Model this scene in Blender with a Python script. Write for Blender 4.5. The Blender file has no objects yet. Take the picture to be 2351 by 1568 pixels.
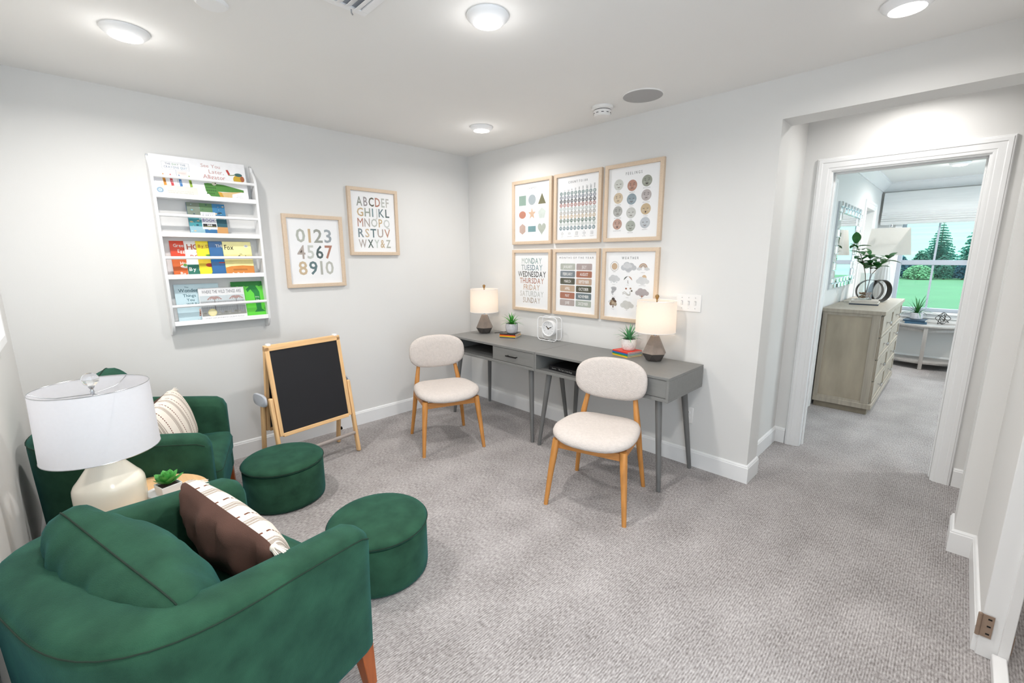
import bpy, math, random
from mathutils import Vector, Matrix, noise
from mathutils.geometry import tessellate_polygon
random.seed(7)
PI = math.pi
S = bpy.context.scene
COL = S.collection
R_ = math.radians

# ------------------------------------------------------------------ camera
yaw, pitch, roll, FPX = .7888, -.1887, -.0031, 1015.7436
_fw = Vector((-math.sin(yaw)*math.cos(pitch), math.cos(yaw)*math.cos(pitch), math.sin(pitch)))
_rt = Vector((math.cos(yaw), math.sin(yaw), 0)); _up = _rt.cross(_fw)
_r = _rt*math.cos(roll) + _up*math.sin(roll); _u = -_rt*math.sin(roll) + _up*math.cos(roll)
cd = bpy.data.cameras.new('camera'); cam = bpy.data.objects.new('camera', cd); COL.objects.link(cam)
cam.matrix_world = Matrix(((_r.x, _u.x, -_fw.x, 3.616), (_r.y, _u.y, -_fw.y, -2.975), (_r.z, _u.z, -_fw.z, 1.4627), (0, 0, 0, 1)))
cd.sensor_width = 36; cd.lens = FPX/2351*36; cd.clip_start = .02; cd.clip_end = 600
S.camera = cam

# ------------------------------------------------------------------ world, sun, exposure
wd = bpy.data.worlds.new('world'); S.world = wd; wd.use_nodes = True
bg = wd.node_tree.nodes['Background']; bg.inputs[0].default_value = (.72, .87, 1, 1); bg.inputs[1].default_value = 3.9
sun = bpy.data.lights.new('sun', 'SUN'); sun.energy = 3.0; sun.angle = .01; sun.color = (1, .97, .9)
so = bpy.data.objects.new('sun', sun); COL.objects.link(so); so.rotation_euler = (R_(48), 0, R_(-25))
S.view_settings.view_transform = 'Standard'; S.view_settings.look = 'None'
S.view_settings.exposure = 0.17; S.view_settings.gamma = 1; S.view_settings.use_curve_mapping = False
DL_POWER = 12.5
def area(name, loc, size, power, color, rot=(0, 0, 0), shape='DISK', spread=PI):
    l = bpy.data.lights.new(name, 'AREA'); l.shape = shape; l.size = size; l.energy = power; l.color = color; l.spread = spread
    o = bpy.data.objects.new(name, l); COL.objects.link(o); o.location = loc; o.rotation_euler = rot
    return o
DL = [(.905, -2.655), (2.10, -1.605), (.88, -.58), (3.33, -.50), (3.45, 3.95), (3.33, -2.66), (3.3, .56), (4.7, 3.95), (4.7, 2.0), (4.5, -.8)]
DLW = (1.15, 1.25, .7, .28, 1.4, 1.5, .40, 1.4, 1.4, .55)  # beams without a ceiling fixture are unseen fill, added to brighten dim areas
for i, (x, y) in enumerate(DL):
    area('downlight_and_fill_beam', (x, y, 2.402 if i != 6 else 2.43), .11, DL_POWER*DLW[i], (1, .975, .945), spread=R_(165))
    pl = bpy.data.lights.new('downlight_and_fill_glow', 'POINT'); pl.energy = DL_POWER*.045*DLW[i]; pl.color = (1, .985, .97); pl.shadow_soft_size = .05
    po = bpy.data.objects.new('downlight_and_fill_glow', pl); COL.objects.link(po); po.location = (x, y, 2.34)

# ------------------------------------------------------------------ materials
def lin(h):
    if isinstance(h, str):
        h = h.lstrip('#'); c = [int(h[i:i+2], 16)/255 for i in (0, 2, 4)]
    else: c = h
    return tuple((v/12.92 if v <= .04045 else ((v+.055)/1.055)**2.4) for v in c) + (1,)
MATS = {}
def pbsdf(m): return m.node_tree.nodes['Principled BSDF']
def M(name, col, rough=.5, metal=0., var=.0, vscale=(6, 6, 6), bump=0., bscale=(200, 200, 200), sheen=0., spec=.5, trans=0., emit=None, detail=3, sheencol=None):
    if name in MATS: return MATS[name]
    m = bpy.data.materials.new(name); m.use_nodes = True; MATS[name] = m
    nt = m.node_tree; b = pbsdf(m); L = nt.links.new
    c = lin(col); b.inputs['Base Color'].default_value = c
    b.inputs['Roughness'].default_value = rough; b.inputs['Metallic'].default_value = metal
    b.inputs['Specular IOR Level'].default_value = spec
    if sheen:
        b.inputs['Sheen Weight'].default_value = sheen; b.inputs['Sheen Roughness'].default_value = .45
        b.inputs['Sheen Tint'].default_value = lin(sheencol) if sheencol else c
    if emit: b.inputs['Emission Color'].default_value = lin(emit[0]); b.inputs['Emission Strength'].default_value = emit[1]
    tc = nt.nodes.new('ShaderNodeTexCoord')
    if True:
        mp = nt.nodes.new('ShaderNodeMapping'); mp.inputs['Scale'].default_value = vscale; L(tc.outputs['Object'], mp.inputs[0])
        n = nt.nodes.new('ShaderNodeTexNoise'); n.inputs['Scale'].default_value = 1; n.inputs['Detail'].default_value = detail; L(mp.outputs[0], n.inputs[0])
        v = max(var, .012)
        r = nt.nodes.new('ShaderNodeValToRGB'); r.color_ramp.elements[0].position = .3; r.color_ramp.elements[1].position = .7
        r.color_ramp.elements[0].color = tuple(x*(1-v) for x in c[:3]) + (1,); r.color_ramp.elements[1].color = tuple(min(1, x*(1+v)) for x in c[:3]) + (1,)
        L(n.outputs[0], r.inputs[0]); L(r.outputs[0], b.inputs['Base Color'])
    if bump:
        mp = nt.nodes.new('ShaderNodeMapping'); mp.inputs['Scale'].default_value = bscale; L(tc.outputs['Object'], mp.inputs[0])
        n = nt.nodes.new('ShaderNodeTexNoise'); n.inputs['Scale'].default_value = 1; n.inputs['Detail'].default_value = 2; L(mp.outputs[0], n.inputs[0])
        bp = nt.nodes.new('ShaderNodeBump'); bp.inputs['Strength'].default_value = bump; bp.inputs['Distance'].default_value = .004
        L(n.outputs[0], bp.inputs['Height']); L(bp.outputs[0], b.inputs['Normal'])
    return m
def glassy(name, tint='#ffffff', rough=0., fac=1.0, dark=1.0):
    """thin pane: clear transparency with a facing-dependent reflection"""
    m = bpy.data.materials.new(name); m.use_nodes = True; MATS[name] = m; nt = m.node_tree; L = nt.links.new
    nt.nodes.remove(pbsdf(m)); out = nt.nodes['Material Output']
    t = nt.nodes.new('ShaderNodeBsdfTransparent'); t.inputs[0].default_value = tuple(x*dark for x in lin(tint)[:3]) + (1,)
    g = nt.nodes.new('ShaderNodeBsdfGlossy'); g.inputs['Roughness'].default_value = rough
    f = nt.nodes.new('ShaderNodeLayerWeight'); f.inputs[0].default_value = .5
    p = nt.nodes.new('ShaderNodeMath'); p.operation = 'POWER'; p.inputs[1].default_value = 4
    mm = nt.nodes.new('ShaderNodeMath'); mm.operation = 'MULTIPLY_ADD'; mm.inputs[1].default_value = .8*fac; mm.inputs[2].default_value = .035*fac
    mx = nt.nodes.new('ShaderNodeMixShader')
    L(f.outputs['Facing'], p.inputs[0]); L(p.outputs[0], mm.inputs[0]); L(mm.outputs[0], mx.inputs[0]); L(t.outputs[0], mx.inputs[1]); L(g.outputs[0], mx.inputs[2]); L(mx.outputs[0], out.inputs[0])
    return m
def solid_glass(name, col='#f6f7f8'):
    m = M(name, col, .02); b = pbsdf(m); b.inputs['Transmission Weight'].default_value = 1; b.inputs['IOR'].default_value = 1.45; return m
def shade_mat(name, col, tr=.5):
    m = bpy.data.materials.new(name); m.use_nodes = True; MATS[name] = m; nt = m.node_tree; L = nt.links.new
    nt.nodes.remove(pbsdf(m)); out = nt.nodes['Material Output']
    tc = nt.nodes.new('ShaderNodeTexCoord'); n = nt.nodes.new('ShaderNodeTexNoise'); n.inputs['Scale'].default_value = 90; L(tc.outputs['Object'], n.inputs[0])
    r = nt.nodes.new('ShaderNodeValToRGB'); c = lin(col); r.color_ramp.elements[0].color = tuple(x*.96 for x in c[:3])+(1,); r.color_ramp.elements[1].color = c
    L(n.outputs[0], r.inputs[0])
    d = nt.nodes.new('ShaderNodeBsdfDiffuse'); t = nt.nodes.new('ShaderNodeBsdfTranslucent'); mx = nt.nodes.new('ShaderNodeMixShader'); mx.inputs[0].default_value = tr
    L(r.outputs[0], d.inputs[0]); L(r.outputs[0], t.inputs[0]); L(d.outputs[0], mx.inputs[1]); L(t.outputs[0], mx.inputs[2]); L(mx.outputs[0], out.inputs[0])
    return m

WALL = M('painted_wall', '#e0dfdd', .75, var=.012, vscale=(1.5, 1.5, 1.5), bump=.05, bscale=(260, 260, 260), spec=.25)
CEIL = M('painted_ceiling', '#f0efed', .85, var=.01, vscale=(1, 1, 1), bump=.05, bscale=(220, 220, 220), spec=.2)
TRIM = M('white_trim_paint', '#ececec', .35, var=.012, vscale=(3, 3, 3))
WHITE = M('white_lacquer', '#f1f1f2', .35)
PLASTIC = M('white_plastic', '#eceae8', .4)
GREEN = M('green_velvet', '#284a37', .85, var=.28, vscale=(11, 11, 11), bump=.35, bscale=(420, 420, 420), detail=6, sheen=.4, spec=.15, sheencol='#3d8490')  # teal sheen tint puts the cool daylight cast into the velvet colour
GREEN_SEAM = M('green_seam', '#12291c', .9, var=.1)
BOUCLE = M('cream_boucle', '#cdc4be', .95, var=.05, vscale=(60, 60, 60), bump=.9, bscale=(170, 170, 170), sheen=.15, spec=.1)
OAKLEG = M('honey_oak', '#c08342', .45, var=.16, vscale=(60, 60, 5), detail=5)
OAKRAIL = M('honey_oak_rail', '#b87c40', .5, var=.2, vscale=(8, 60, 60), detail=5)
PINE = M('pale_pine', '#e3b884', .5, var=.12, vscale=(70, 70, 5), detail=4)
PINEH = M('pale_pine_cross', '#e3b884', .5, var=.12, vscale=(5, 70, 70), detail=4)
FRAMEW = M('pale_oak_frame', '#d6c0a8', .5, var=.06, vscale=(170, 170, 170), detail=5)
DESK = M('grey_desk_paint', '#7c7c7a', .42, var=.05, vscale=(5, 60, 60), detail=4)
DESKLEG = M('grey_desk_leg', '#6b6b6a', .45, var=.05, vscale=(30, 30, 4))
BLACK = M('chalkboard_black', '#131318', .7, var=.1, vscale=(5, 5, 5))
BLACKM = M('black_metal', '#1c1c1c', .4, metal=.6)
GREYP = M('grey_plastic', '#b9bdc6', .5)
GREYROD = M('taupe_rod', '#9b918b', .5)
PAPER = M('print_paper', '#f3f3f4', .6)
GLASS = glassy('picture_glass', fac=.55)
WGLASS = glassy('window_glass', '#f4fbfb', fac=.4)
VGLASS = glassy('vase_glass', '#f8fbfa', fac=.8, dark=.985)
CRYSTAL = solid_glass('clear_acrylic')
CHROME = M('polished_chrome', '#d8dadd', .12, metal=1)
BRONZE = M('hinge_bronze', '#9a8473', .45, metal=.35, var=.08, vscale=(40, 40, 40))
SHADE = shade_mat('linen_shade', '#f6efe8', .45)
SHADE2 = shade_mat('white_drum_shade', '#f3f3f8', .4)
SHADE3 = shade_mat('ivory_shade', '#f3efe9', .3)
CREAM = M('cream_glaze', '#efe8d8', .18, var=.03, vscale=(4, 4, 4))
LENS = M('downlight_lens', '#ffffff', .4, emit=('#fff6ea', 9))
DRESS = M('weathered_grey_wood', '#a79e90', .5, var=.13, vscale=(40, 40, 3), detail=5)
DRESSP = M('weathered_wood_panel', '#a49987', .5, var=.2, vscale=(7, 7, 2), detail=5)
GREYWOOD = M('grey_wood', '#a8a39f', .5, var=.12, vscale=(30, 30, 4), detail=4)
STONEPOT = M('ribbed_grey_ceramic', '#c9c8cc', .85, var=.1, vscale=(60, 60, 60), bump=.7, bscale=(60, 60, 500))
WPOT = M('white_stone_pot', '#e6e2de', .85, var=.07, vscale=(90, 90, 90), bump=.8, bscale=(120, 120, 120))
SOIL = M('dark_soil', '#3b3128', .95, var=.3, vscale=(200, 200, 200))
LEAF = M('leaf_green', '#3f9434', .45, var=.22, vscale=(30, 30, 30))
LEAFB = M('leaf_blue_green', '#5b9f6b', .5, var=.2, vscale=(30, 30, 30))
LEAFD = M('leaf_dark_green', '#2c6a2f', .4, var=.25, vscale=(30, 30, 30))
LEAFS = M('succulent_green', '#5cae55', .45, var=.25, vscale=(25, 25, 25))
DARKLEG = M('red_brown_leg', '#9c4f22', .4, var=.15, vscale=(60, 60, 6))
TABLEW = M('light_oak_top', '#d9b182', .5, var=.1, vscale=(4, 50, 50), detail=5)
BROWNC = M('brown_cotton', '#5d4036', .95, var=.1, vscale=(10, 10, 10), bump=.25, bscale=(500, 500, 500), sheen=.15)
TASSEL = M('tassel_yarn', '#e6ddd2', .95, var=.08, vscale=(80, 80, 80))
LAMPDK = M('smoked_ceramic', '#85786f', .4, var=.18, vscale=(14, 14, 14), bump=.2, bscale=(60, 60, 60))
LAMPBK = M('smoked_ceramic_dark', '#4a4542', .35, var=.15, vscale=(14, 14, 14))
SPKR = M('speaker_grille', '#b7b6b6', .8, bump=.6, bscale=(700, 700, 700))
BRASSM = M('aged_brass', '#9b7a4d', .35, metal=.8)
DKMETAL = M('dark_iron', '#4a4643', .45, metal=.6)
MIRROR = M('mirror_silver', '#f2f4f4', .02, metal=1)
MBEV = M('mirror_tile', '#dfe6e6', .08, metal=1, var=.15, vscale=(30, 30, 30))
SILVER = M('brushed_silver', '#c3c6ca', .25, metal=1)
LINEN = M('roman_linen', '#ebebea', .9, var=.03, vscale=(3, 3, 60), bump=.2, bscale=(300, 300, 300))
INKS = {}
def ink(h):
    c = [int(h.lstrip('#')[i:i+2], 16)/255 for i in (0, 2, 4)]; g = sum(c)/3
    return M('ink_' + h.lstrip('#'), tuple((g+(x-g)*.78)*.96 for x in c), .65, var=.05, vscale=(25, 25, 25))

def carpet():
    m = bpy.data.materials.new('ribbed_carpet'); m.use_nodes = True; nt = m.node_tree; L = nt.links.new; b = pbsdf(m)
    b.inputs['Roughness'].default_value = .95; b.inputs['Specular IOR Level'].default_value = .1
    b.inputs['Sheen Weight'].default_value = .2
    tc = nt.nodes.new('ShaderNodeTexCoord')
    def nz(scale, vec, det=2):
        mp = nt.nodes.new('ShaderNodeMapping'); mp.inputs['Scale'].default_value = vec; L(tc.outputs['Object'], mp.inputs[0])
        n = nt.nodes.new('ShaderNodeTexNoise'); n.inputs['Scale'].default_value = scale; n.inputs['Detail'].default_value = det; L(mp.outputs[0], n.inputs[0]); return n.outputs[0]
    def math_(op, a, b_=None):
        n = nt.nodes.new('ShaderNodeMath'); n.operation = op
        for i, v in enumerate((a, b_)):
            if v is None: continue
            if hasattr(v, 'links'): L(v, n.inputs[i])
            else: n.inputs[i].default_value = v
        return n.outputs[0]
    sx = nt.nodes.new('ShaderNodeSeparateXYZ'); L(tc.outputs['Object'], sx.inputs[0])
    wob = math_('MULTIPLY', nz(6, (1, 1, 1)), .006)
    rib = math_('SINE', math_('MULTIPLY', math_('ADD', sx.outputs[0], wob), 2*PI/.0088))
    rib = math_('ADD', math_('MULTIPLY', rib, .5), .5)
    loop = nz(1, (150, 55, 1), 3)
    patch = nz(1, (4.5, 3, 1), 4)
    mix = math_('ADD', math_('MULTIPLY', rib, .16), math_('ADD', math_('MULTIPLY', loop, .95), math_('MULTIPLY', patch, .38)))
    r = nt.nodes.new('ShaderNodeValToRGB'); L(mix, r.inputs[0])
    r.color_ramp.elements[0].position = .50; r.color_ramp.elements[1].position = 1.08
    r.color_ramp.elements[0].color = lin('#746e6c'); r.color_ramp.elements[1].color = lin('#bdb8b7')
    L(r.outputs[0], b.inputs['Base Color'])
    bp = nt.nodes.new('ShaderNodeBump'); bp.inputs['Strength'].default_value = .4; bp.inputs['Distance'].default_value = .003
    L(math_('ADD', math_('MULTIPLY', rib, .6), loop), bp.inputs['Height']); L(bp.outputs[0], b.inputs['Normal'])
    return m
CARPET = carpet()

def striped():
    """cream pillow cloth: taupe textured bands and stitched brown dashes across X"""
    m = bpy.data.materials.new('striped_cloth'); m.use_nodes = True; nt = m.node_tree; L = nt.links.new; b = pbsdf(m)
    b.inputs['Roughness'].default_value = .95; b.inputs['Specular IOR Level'].default_value = .1
    tc = nt.nodes.new('ShaderNodeTexCoord'); sx = nt.nodes.new('ShaderNodeSeparateXYZ'); L(tc.outputs['Object'], sx.inputs[0])
    def math_(op, a, b_=None):
        n = nt.nodes.new('ShaderNodeMath'); n.operation = op
        for i, v in enumerate((a, b_)):
            if v is None: continue
            if hasattr(v, 'links'): L(v, n.inputs[i])
            else: n.inputs[i].default_value = v
        return n.outputs[0]
    per = math_('FRACT', math_('ADD', math_('MULTIPLY', sx.outputs[0], 1/.115), 10.5))
    r = nt.nodes.new('ShaderNodeValToRGB'); r.color_ramp.interpolation = 'CONSTANT'; L(per, r.inputs[0])
    e = r.color_ramp.elements; cr, tp = lin('#e2d9ce'), lin('#9a8d82')
    e[0].position = 0; e[0].color = cr; e[1].position = .34; e[1].color = tp
    for p, c in ((.40, cr), (.43, tp), (.52, cr), (.55, tp), (.60, cr)):
        k = e.new(p); k.color = c
    n = nt.nodes.new('ShaderNodeTexNoise'); n.inputs['Scale'].default_value = 260; L(tc.outputs['Object'], n.inputs[0])
    mx = nt.nodes.new('ShaderNodeMixRGB'); mx.inputs[2].default_value = cr; L(r.outputs[0], mx.inputs[1]); L(math_('MULTIPLY', n.outputs[0], .35), mx.inputs[0])
    d1 = math_('LESS_THAN', math_('ABSOLUTE', math_('SUBTRACT', per, .86)), .028)
    d2 = math_('LESS_THAN', math_('FRACT', math_('MULTIPLY', sx.outputs[2], 85)), .68)
    mx2 = nt.nodes.new('ShaderNodeMixRGB'); mx2.inputs[2].default_value = lin('#6a4030'); L(mx.outputs[0], mx2.inputs[1]); L(math_('MULTIPLY', d1, d2), mx2.inputs[0])
    L(mx2.outputs[0], b.inputs['Base Color'])
    bp = nt.nodes.new('ShaderNodeBump'); bp.inputs['Strength'].default_value = .5; bp.inputs['Distance'].default_value = .004; L(n.outputs[0], bp.inputs['Height']); L(bp.outputs[0], b.inputs['Normal'])
    return m
STRIPE = striped()

# ------------------------------------------------------------------ mesh helpers
class MB:
    def __init__(s): s.v = []; s.f = []; s.m = []; s.mats = []
    def mi(s, mat):
        if mat is None: return 0
        if mat not in s.mats: s.mats.append(mat)
        return s.mats.index(mat)
    def add(s, vs, fs, mat=None):
        o = len(s.v); s.v += [tuple(v) for v in vs]; k = s.mi(mat)
        for f in fs: s.f.append([i+o for i in f]); s.m.append(k)
    def box(s, x0, x1, y0, y1, z0, z1, mat=None):
        vs = [(x, y, z) for z in (z0, z1) for y in (y0, y1) for x in (x0, x1)]
        s.add(vs, [(0, 2, 3, 1), (4, 5, 7, 6), (0, 1, 5, 4), (2, 6, 7, 3), (0, 4, 6, 2), (1, 3, 7, 5)], mat); return s
    def loft(s, rings, cap=True, closed=False, mat=None):
        n = len(rings[0]); vs = [p for r in rings for p in r]; fs = []
        K = len(rings)
        for k in range(K if closed else K-1):
            a, b = k*n, ((k+1) % K)*n
            for i in range(n): j = (i+1) % n; fs.append((a+i, a+j, b+j, b+i))
        if cap and not closed: fs.append(tuple(range(n-1, -1, -1))); fs.append(tuple((K-1)*n+i for i in range(n)))
        s.add(vs, fs, mat); return s
    def tube(s, path, r, n=8, closed=False, mat=None, cap=True):
        P = [Vector(p) for p in path]; rr = r if isinstance(r, (list, tuple)) else [r]*len(P); rings = []
        t0 = (P[1]-P[0]).normalized(); up = Vector((0, 0, 1)) if abs(t0.z) < .9 else Vector((1, 0, 0)); a = t0.cross(up).normalized()
        for i, p in enumerate(P):
            if closed: t = (P[(i+1) % len(P)]-P[i-1]).normalized()
            else: t = (P[min(i+1, len(P)-1)]-P[max(i-1, 0)]).normalized()
            a = (a - t*a.dot(t)).normalized(); b = t.cross(a)
            rings.append([p + (a*math.cos(2*PI*k/n)+b*math.sin(2*PI*k/n))*rr[i] for k in range(n)])
        return s.loft(rings, cap, closed, mat)
    def lathe(s, prof, n=24, c=(0, 0, 0), mat=None, cap=True, sx=1, sy=1):
        rings = [[(c[0]+r*sx*math.cos(2*PI*k/n), c[1]+r*sy*math.sin(2*PI*k/n), c[2]+z) for k in range(n)] for r, z in prof]
        return s.loft(rings, cap, False, mat)
    def sphere(s, c, r, n=12, m=8, mat=None, sc=(1, 1, 1)):
        rings = []
        for j in range(1, m):
            a = PI*j/m; rings.append([(c[0]+sc[0]*r*math.sin(a)*math.cos(2*PI*k/n), c[1]+sc[1]*r*math.sin(a)*math.sin(2*PI*k/n), c[2]-sc[2]*r*math.cos(a)) for k in range(n)])
        return s.loft(rings, True, False, mat)
    def prism(s, poly, ax, a0, a1, mat=None):
        """poly in the two other axes (cyclic order), extruded along ax"""
        def P(p, t): return (t, p[0], p[1]) if ax == 'x' else ((p[0], t, p[1]) if ax == 'y' else (p[0], p[1], t))
        n = len(poly); tri = tessellate_polygon([[Vector((p[0], p[1], 0)) for p in poly]])
        vs = [P(p, a0) for p in poly]+[P(p, a1) for p in poly]
        fs = [(i, (i+1) % n, n+(i+1) % n, n+i) for i in range(n)] + [tuple(t) for t in tri] + [tuple(n+i for i in reversed(t)) for t in tri]
        s.add(vs, fs, mat); return s
    def build(s, name, mat=None, parent=None, smooth=True, ang=38, bevel=0, seg=2, sub=0):
        me = bpy.data.meshes.new(name); me.from_pydata(s.v, [], s.f)
        for m in (s.mats or [mat]): me.materials.append(m)
        if len(s.mats) > 1: me.polygons.foreach_set('material_index', s.m)
        import bmesh
        bm = bmesh.new(); bm.from_mesh(me); bmesh.ops.recalc_face_normals(bm, faces=bm.faces); bm.to_mesh(me); bm.free()
        if smooth:
            me.polygons.foreach_set('use_smooth', [True]*len(me.polygons)); me.set_sharp_from_angle(angle=R_(ang))
        o = bpy.data.objects.new(name, me); COL.objects.link(o)
        if parent: o.parent = parent
        if bevel:
            b = o.modifiers.new('bevel', 'BEVEL'); b.width = bevel; b.segments = seg; b.limit_method = 'ANGLE'; b.angle_limit = R_(35)
        if sub:
            b = o.modifiers.new('sub', 'SUBSURF'); b.levels = sub; b.render_levels = sub
        return o
def tag(o, label, cat, group=None):
    o['label'] = label; o['category'] = cat
    if group: o['group'] = group
    return o
def thing(name, label, cat, loc=(0, 0, 0), rz=0, group=None, rot=None):
    o = bpy.data.objects.new(name, None); o.empty_display_size = .05; COL.objects.link(o)
    o.location = loc; o.rotation_euler = rot or (0, 0, rz)
    return tag(o, label, cat, group)
def struct(name, mb, mat, parent=None, **k):
    o = mb.build(name, mat, parent, **k)
    if not parent: o['kind'] = 'structure'
    return o
def copy_tree(o, parent=None):
    c = o.copy(); COL.objects.link(c)
    if parent: c.parent = parent
    for ch in list(o.children): copy_tree(ch, c)
    return c
def bx(*a): return MB().box(*a)
def stuff(o): o['kind'] = 'stuff'; return o

# ------------------------------------------------------------------ glyphs and flat print
CH = "ABCDEFGHIJKLMNOPQRSTUVWXYZabcdefghijklmnopqrstuvwxyz0123456789&,.'+-=/"
GL = {}
def make_glyphs():
    tmp = []
    for bold in (0, 1):
        for ch in CH:
            cu = bpy.data.curves.new('g', 'FONT'); cu.body = ch; cu.size = 1; cu.resolution_u = 2; cu.offset = (0 if ch == 'M' else (.008 if ch in 'NWVK4' else .016)) if bold else 0
            o = bpy.data.objects.new('g', cu); COL.objects.link(o); tmp.append((ch, bold, o, cu))
    dg = bpy.context.evaluated_depsgraph_get(); dg.update()
    for ch, bold, o, cu in tmp:
        me = o.evaluated_get(dg).to_mesh()
        vs = [(v.co.x, v.co.y) for v in me.vertices]; fs = [tuple(p.vertices) for p in me.polygons]
        x0 = min(v[0] for v in vs); x1 = max(v[0] for v in vs); y0 = min(v[1] for v in vs); y1 = max(v[1] for v in vs)
        GL[ch, bold] = ([(x-x0, y) for x, y in vs], fs, x1-x0, y0, y1)
        o.evaluated_get(dg).to_mesh_clear()
    for ch, bold, o, cu in tmp: bpy.data.objects.remove(o); bpy.data.curves.remove(cu)
make_glyphs()
CAPH = GL['H', 0][4]
class Art:
    """flat print in a local x/z plane facing -y; coordinates are fractions of a W x H sheet, v measured from the top"""
    def __init__(s, W, H, y=0.): s.W = W; s.H = H; s.y = y; s.q = []; s.n = 0; s.mb = MB(); s.dz = 0
    def P(s, u, v, k=0): return ((u-.5)*s.W, (.5-v)*s.H)
    def put(s, pts, fs, col, layer, same=False):
        if not same: s.n += 1
        s.q.append((layer, s.n, pts, fs, col))
    def poly(s, pts, col, layer=0):
        tri = tessellate_polygon([[Vector((p[0], p[1], 0)) for p in pts]])
        s.put([s.P(u, v) for u, v in pts], [tuple(t) for t in tri], col, layer)
    def rect(s, u0, v0, u1, v1, col, layer=0): s.poly([(u0, v0), (u1, v0), (u1, v1), (u0, v1)], col, layer)
    def rrect(s, u0, v0, u1, v1, r, col, layer=0):
        rv = r*s.W/s.H; p = []
        for cx, cy, a0 in ((u1-r, v0+rv, -90), (u1-r, v1-rv, 0), (u0+r, v1-rv, 90), (u0+r, v0+rv, 180)):
            for k in range(4): a = R_(a0+30*k); p.append((cx+r*math.cos(a), cy+rv*math.sin(a)))
        s.poly(p, col, layer)
    def ell(s, u, v, ru, col, layer=0, asp=1., n=16, a0=0, a1=360):
        rv = ru*s.W/s.H*asp; s.poly([(u+ru*math.cos(R_(a0+(a1-a0)*k/(n-(a1-a0 < 360)))), v+rv*math.sin(R_(a0+(a1-a0)*k/(n-(a1-a0 < 360))))) for k in range(n)], col, layer)
    def line(s, pts, w, col, layer=0):
        """stroke of width w (fraction of W)"""
        for a, b in zip(pts, pts[1:]):
            ax, ay = a[0]*s.W, a[1]*s.H; bx_, by = b[0]*s.W, b[1]*s.H; d = math.hypot(bx_-ax, by-ay) or 1; nx, ny = -(by-ay)/d*w*s.W/2, (bx_-ax)/d*w*s.W/2
            s.poly([((ax+nx)/s.W, (ay+ny)/s.H), ((bx_+nx)/s.W, (by+ny)/s.H), ((bx_-nx)/s.W, (by-ny)/s.H), ((ax-nx)/s.W, (ay-ny)/s.H)], col, layer)
    def glyph(s, ch, u0, v0, u1, v1, col, bold=0, layer=1, ext=False):
        """fit a capital between v0 (top) and v1 (baseline) and u0..u1"""
        vs, fs, w, y0, y1 = GL[ch, bold]; h = (y1-max(y0, 0)) if not ext else CAPH
        b0 = y0 if (not ext and y0 > -.05) else 0
        hh = (y1-b0) if not ext else CAPH
        s.put([s.P(u0+(x/w)*(u1-u0), v1-(y-b0)/hh*(v1-v0)) for x, y in vs], fs, col, layer)
    def text(s, t, u, v0, v1, col, bold=0, xs=1., sp=.12, align='c', layer=1, width=None):
        """one line; cap height v0..v1; width (fraction) forces the total width"""
        g = []; x = 0
        for ch in t:
            if ch == ' ': x += .34; continue
            if (ch, bold) not in GL: continue
            w = GL[ch, bold][2]; g.append((ch, x, w)); x += w+sp
        tot = max(x-sp, .01); sc = (v1-v0)*s.H/CAPH; k = sc*xs/s.W
        if width: k = width/tot
        o = u - (tot*k/2 if align == 'c' else (0 if align == 'l' else tot*k))
        cols = col if isinstance(col, (list, tuple)) else [col]*len(g)
        for (ch, gx, w), c in zip(g, cols):
            vs, fs, _, y0, y1 = GL[ch, bold]
            s.put([s.P(o+(gx+px)*k, v1-py*sc/s.H) for px, py in vs], fs, c, layer, gx > 0)
    def row(s, t, u0, u1, v0, v1, cols, bold=1, gap=.03, layer=1, iw=.3):
        ws = [max(GL[c, bold][2]/CAPH, iw) for c in t]; k = ((u1-u0)-gap*(len(t)-1))/sum(ws); x = u0
        for i, (c, w) in enumerate(zip(t, ws)):
            ww = min(w, GL[c, bold][2]/CAPH)*k; s.glyph(c, x+(w*k-ww)/2, v0, x+(w*k+ww)/2, v1, cols[i % len(cols)] if not isinstance(cols, str) else cols, bold, layer); x += w*k+gap
    def build(s, name, parent):
        d = .0002; last = None
        for layer, n, pts, fs, col in sorted(s.q, key=lambda e: (e[0], e[1])):
            if last != (layer, n): d += 4e-6 if last is None or last[0] == layer else 3e-5; last = (layer, n)
            s.mb.add([(x, s.y-d, z+s.dz) for x, z in pts], fs, ink(col))
        return s.mb.build(name, None, parent, smooth=False)

# ================================================================== ROOM
H = 2.44; T = .1888; XC = 2.7904; H1 = 2.2209; VX = 2.7122; D = .902; DLX, DRX, DH = 2.8806, 3.652, 2.047; CW = .0866
XP, XR, LY = 3.7557, 3.837, -3.2412
struct('floor', bx(-.12, 7, -4.6, 5.4, -.12, 0), CARPET)
struct('ceiling', bx(-.12, 7, -4.6, 5.4, H, H+.15), CEIL)
struct('wall_left', bx(-.12, 0, LY-.12, T, 0, H), WALL)
w = MB(); w.box(0, XC, 0, T, 0, H); w.box(XC, XR+.4, 0, T, H1, H); struct('wall_back', w, WALL)
struct('wall_front', bx(0, 3.95, LY-.12, LY, 0, H), WALL)
w = MB(); w.box(XP, XR+.078, -.0043, T, 0, H1); struct('wall_pillar', w, WALL)
w = MB(); w.box(XR, XR+.078, -.745, -.0043, 0, H); w.box(XR, XR+.078, -1.62, -.745, 2.06, H); struct('wall_right', w, WALL)
w = MB(); w.box(XR+.078, 5.1, -1.74, -1.62, 0, H); w.box(5.0, 5.12, -1.62, T, 0, H); w.box(XR+.4, 5.12, T-.12, T, 0, H); struct('wall_hall_added', w, WALL)  # unseen walls, added to keep open sky light off the door jamb
struct('wall_vestibule_left', bx(VX-.12, VX, T, D, 0, H), WALL)
struct('wall_vestibule_right', bx(4.1, 4.2, T, D, 0, H), WALL)
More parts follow.
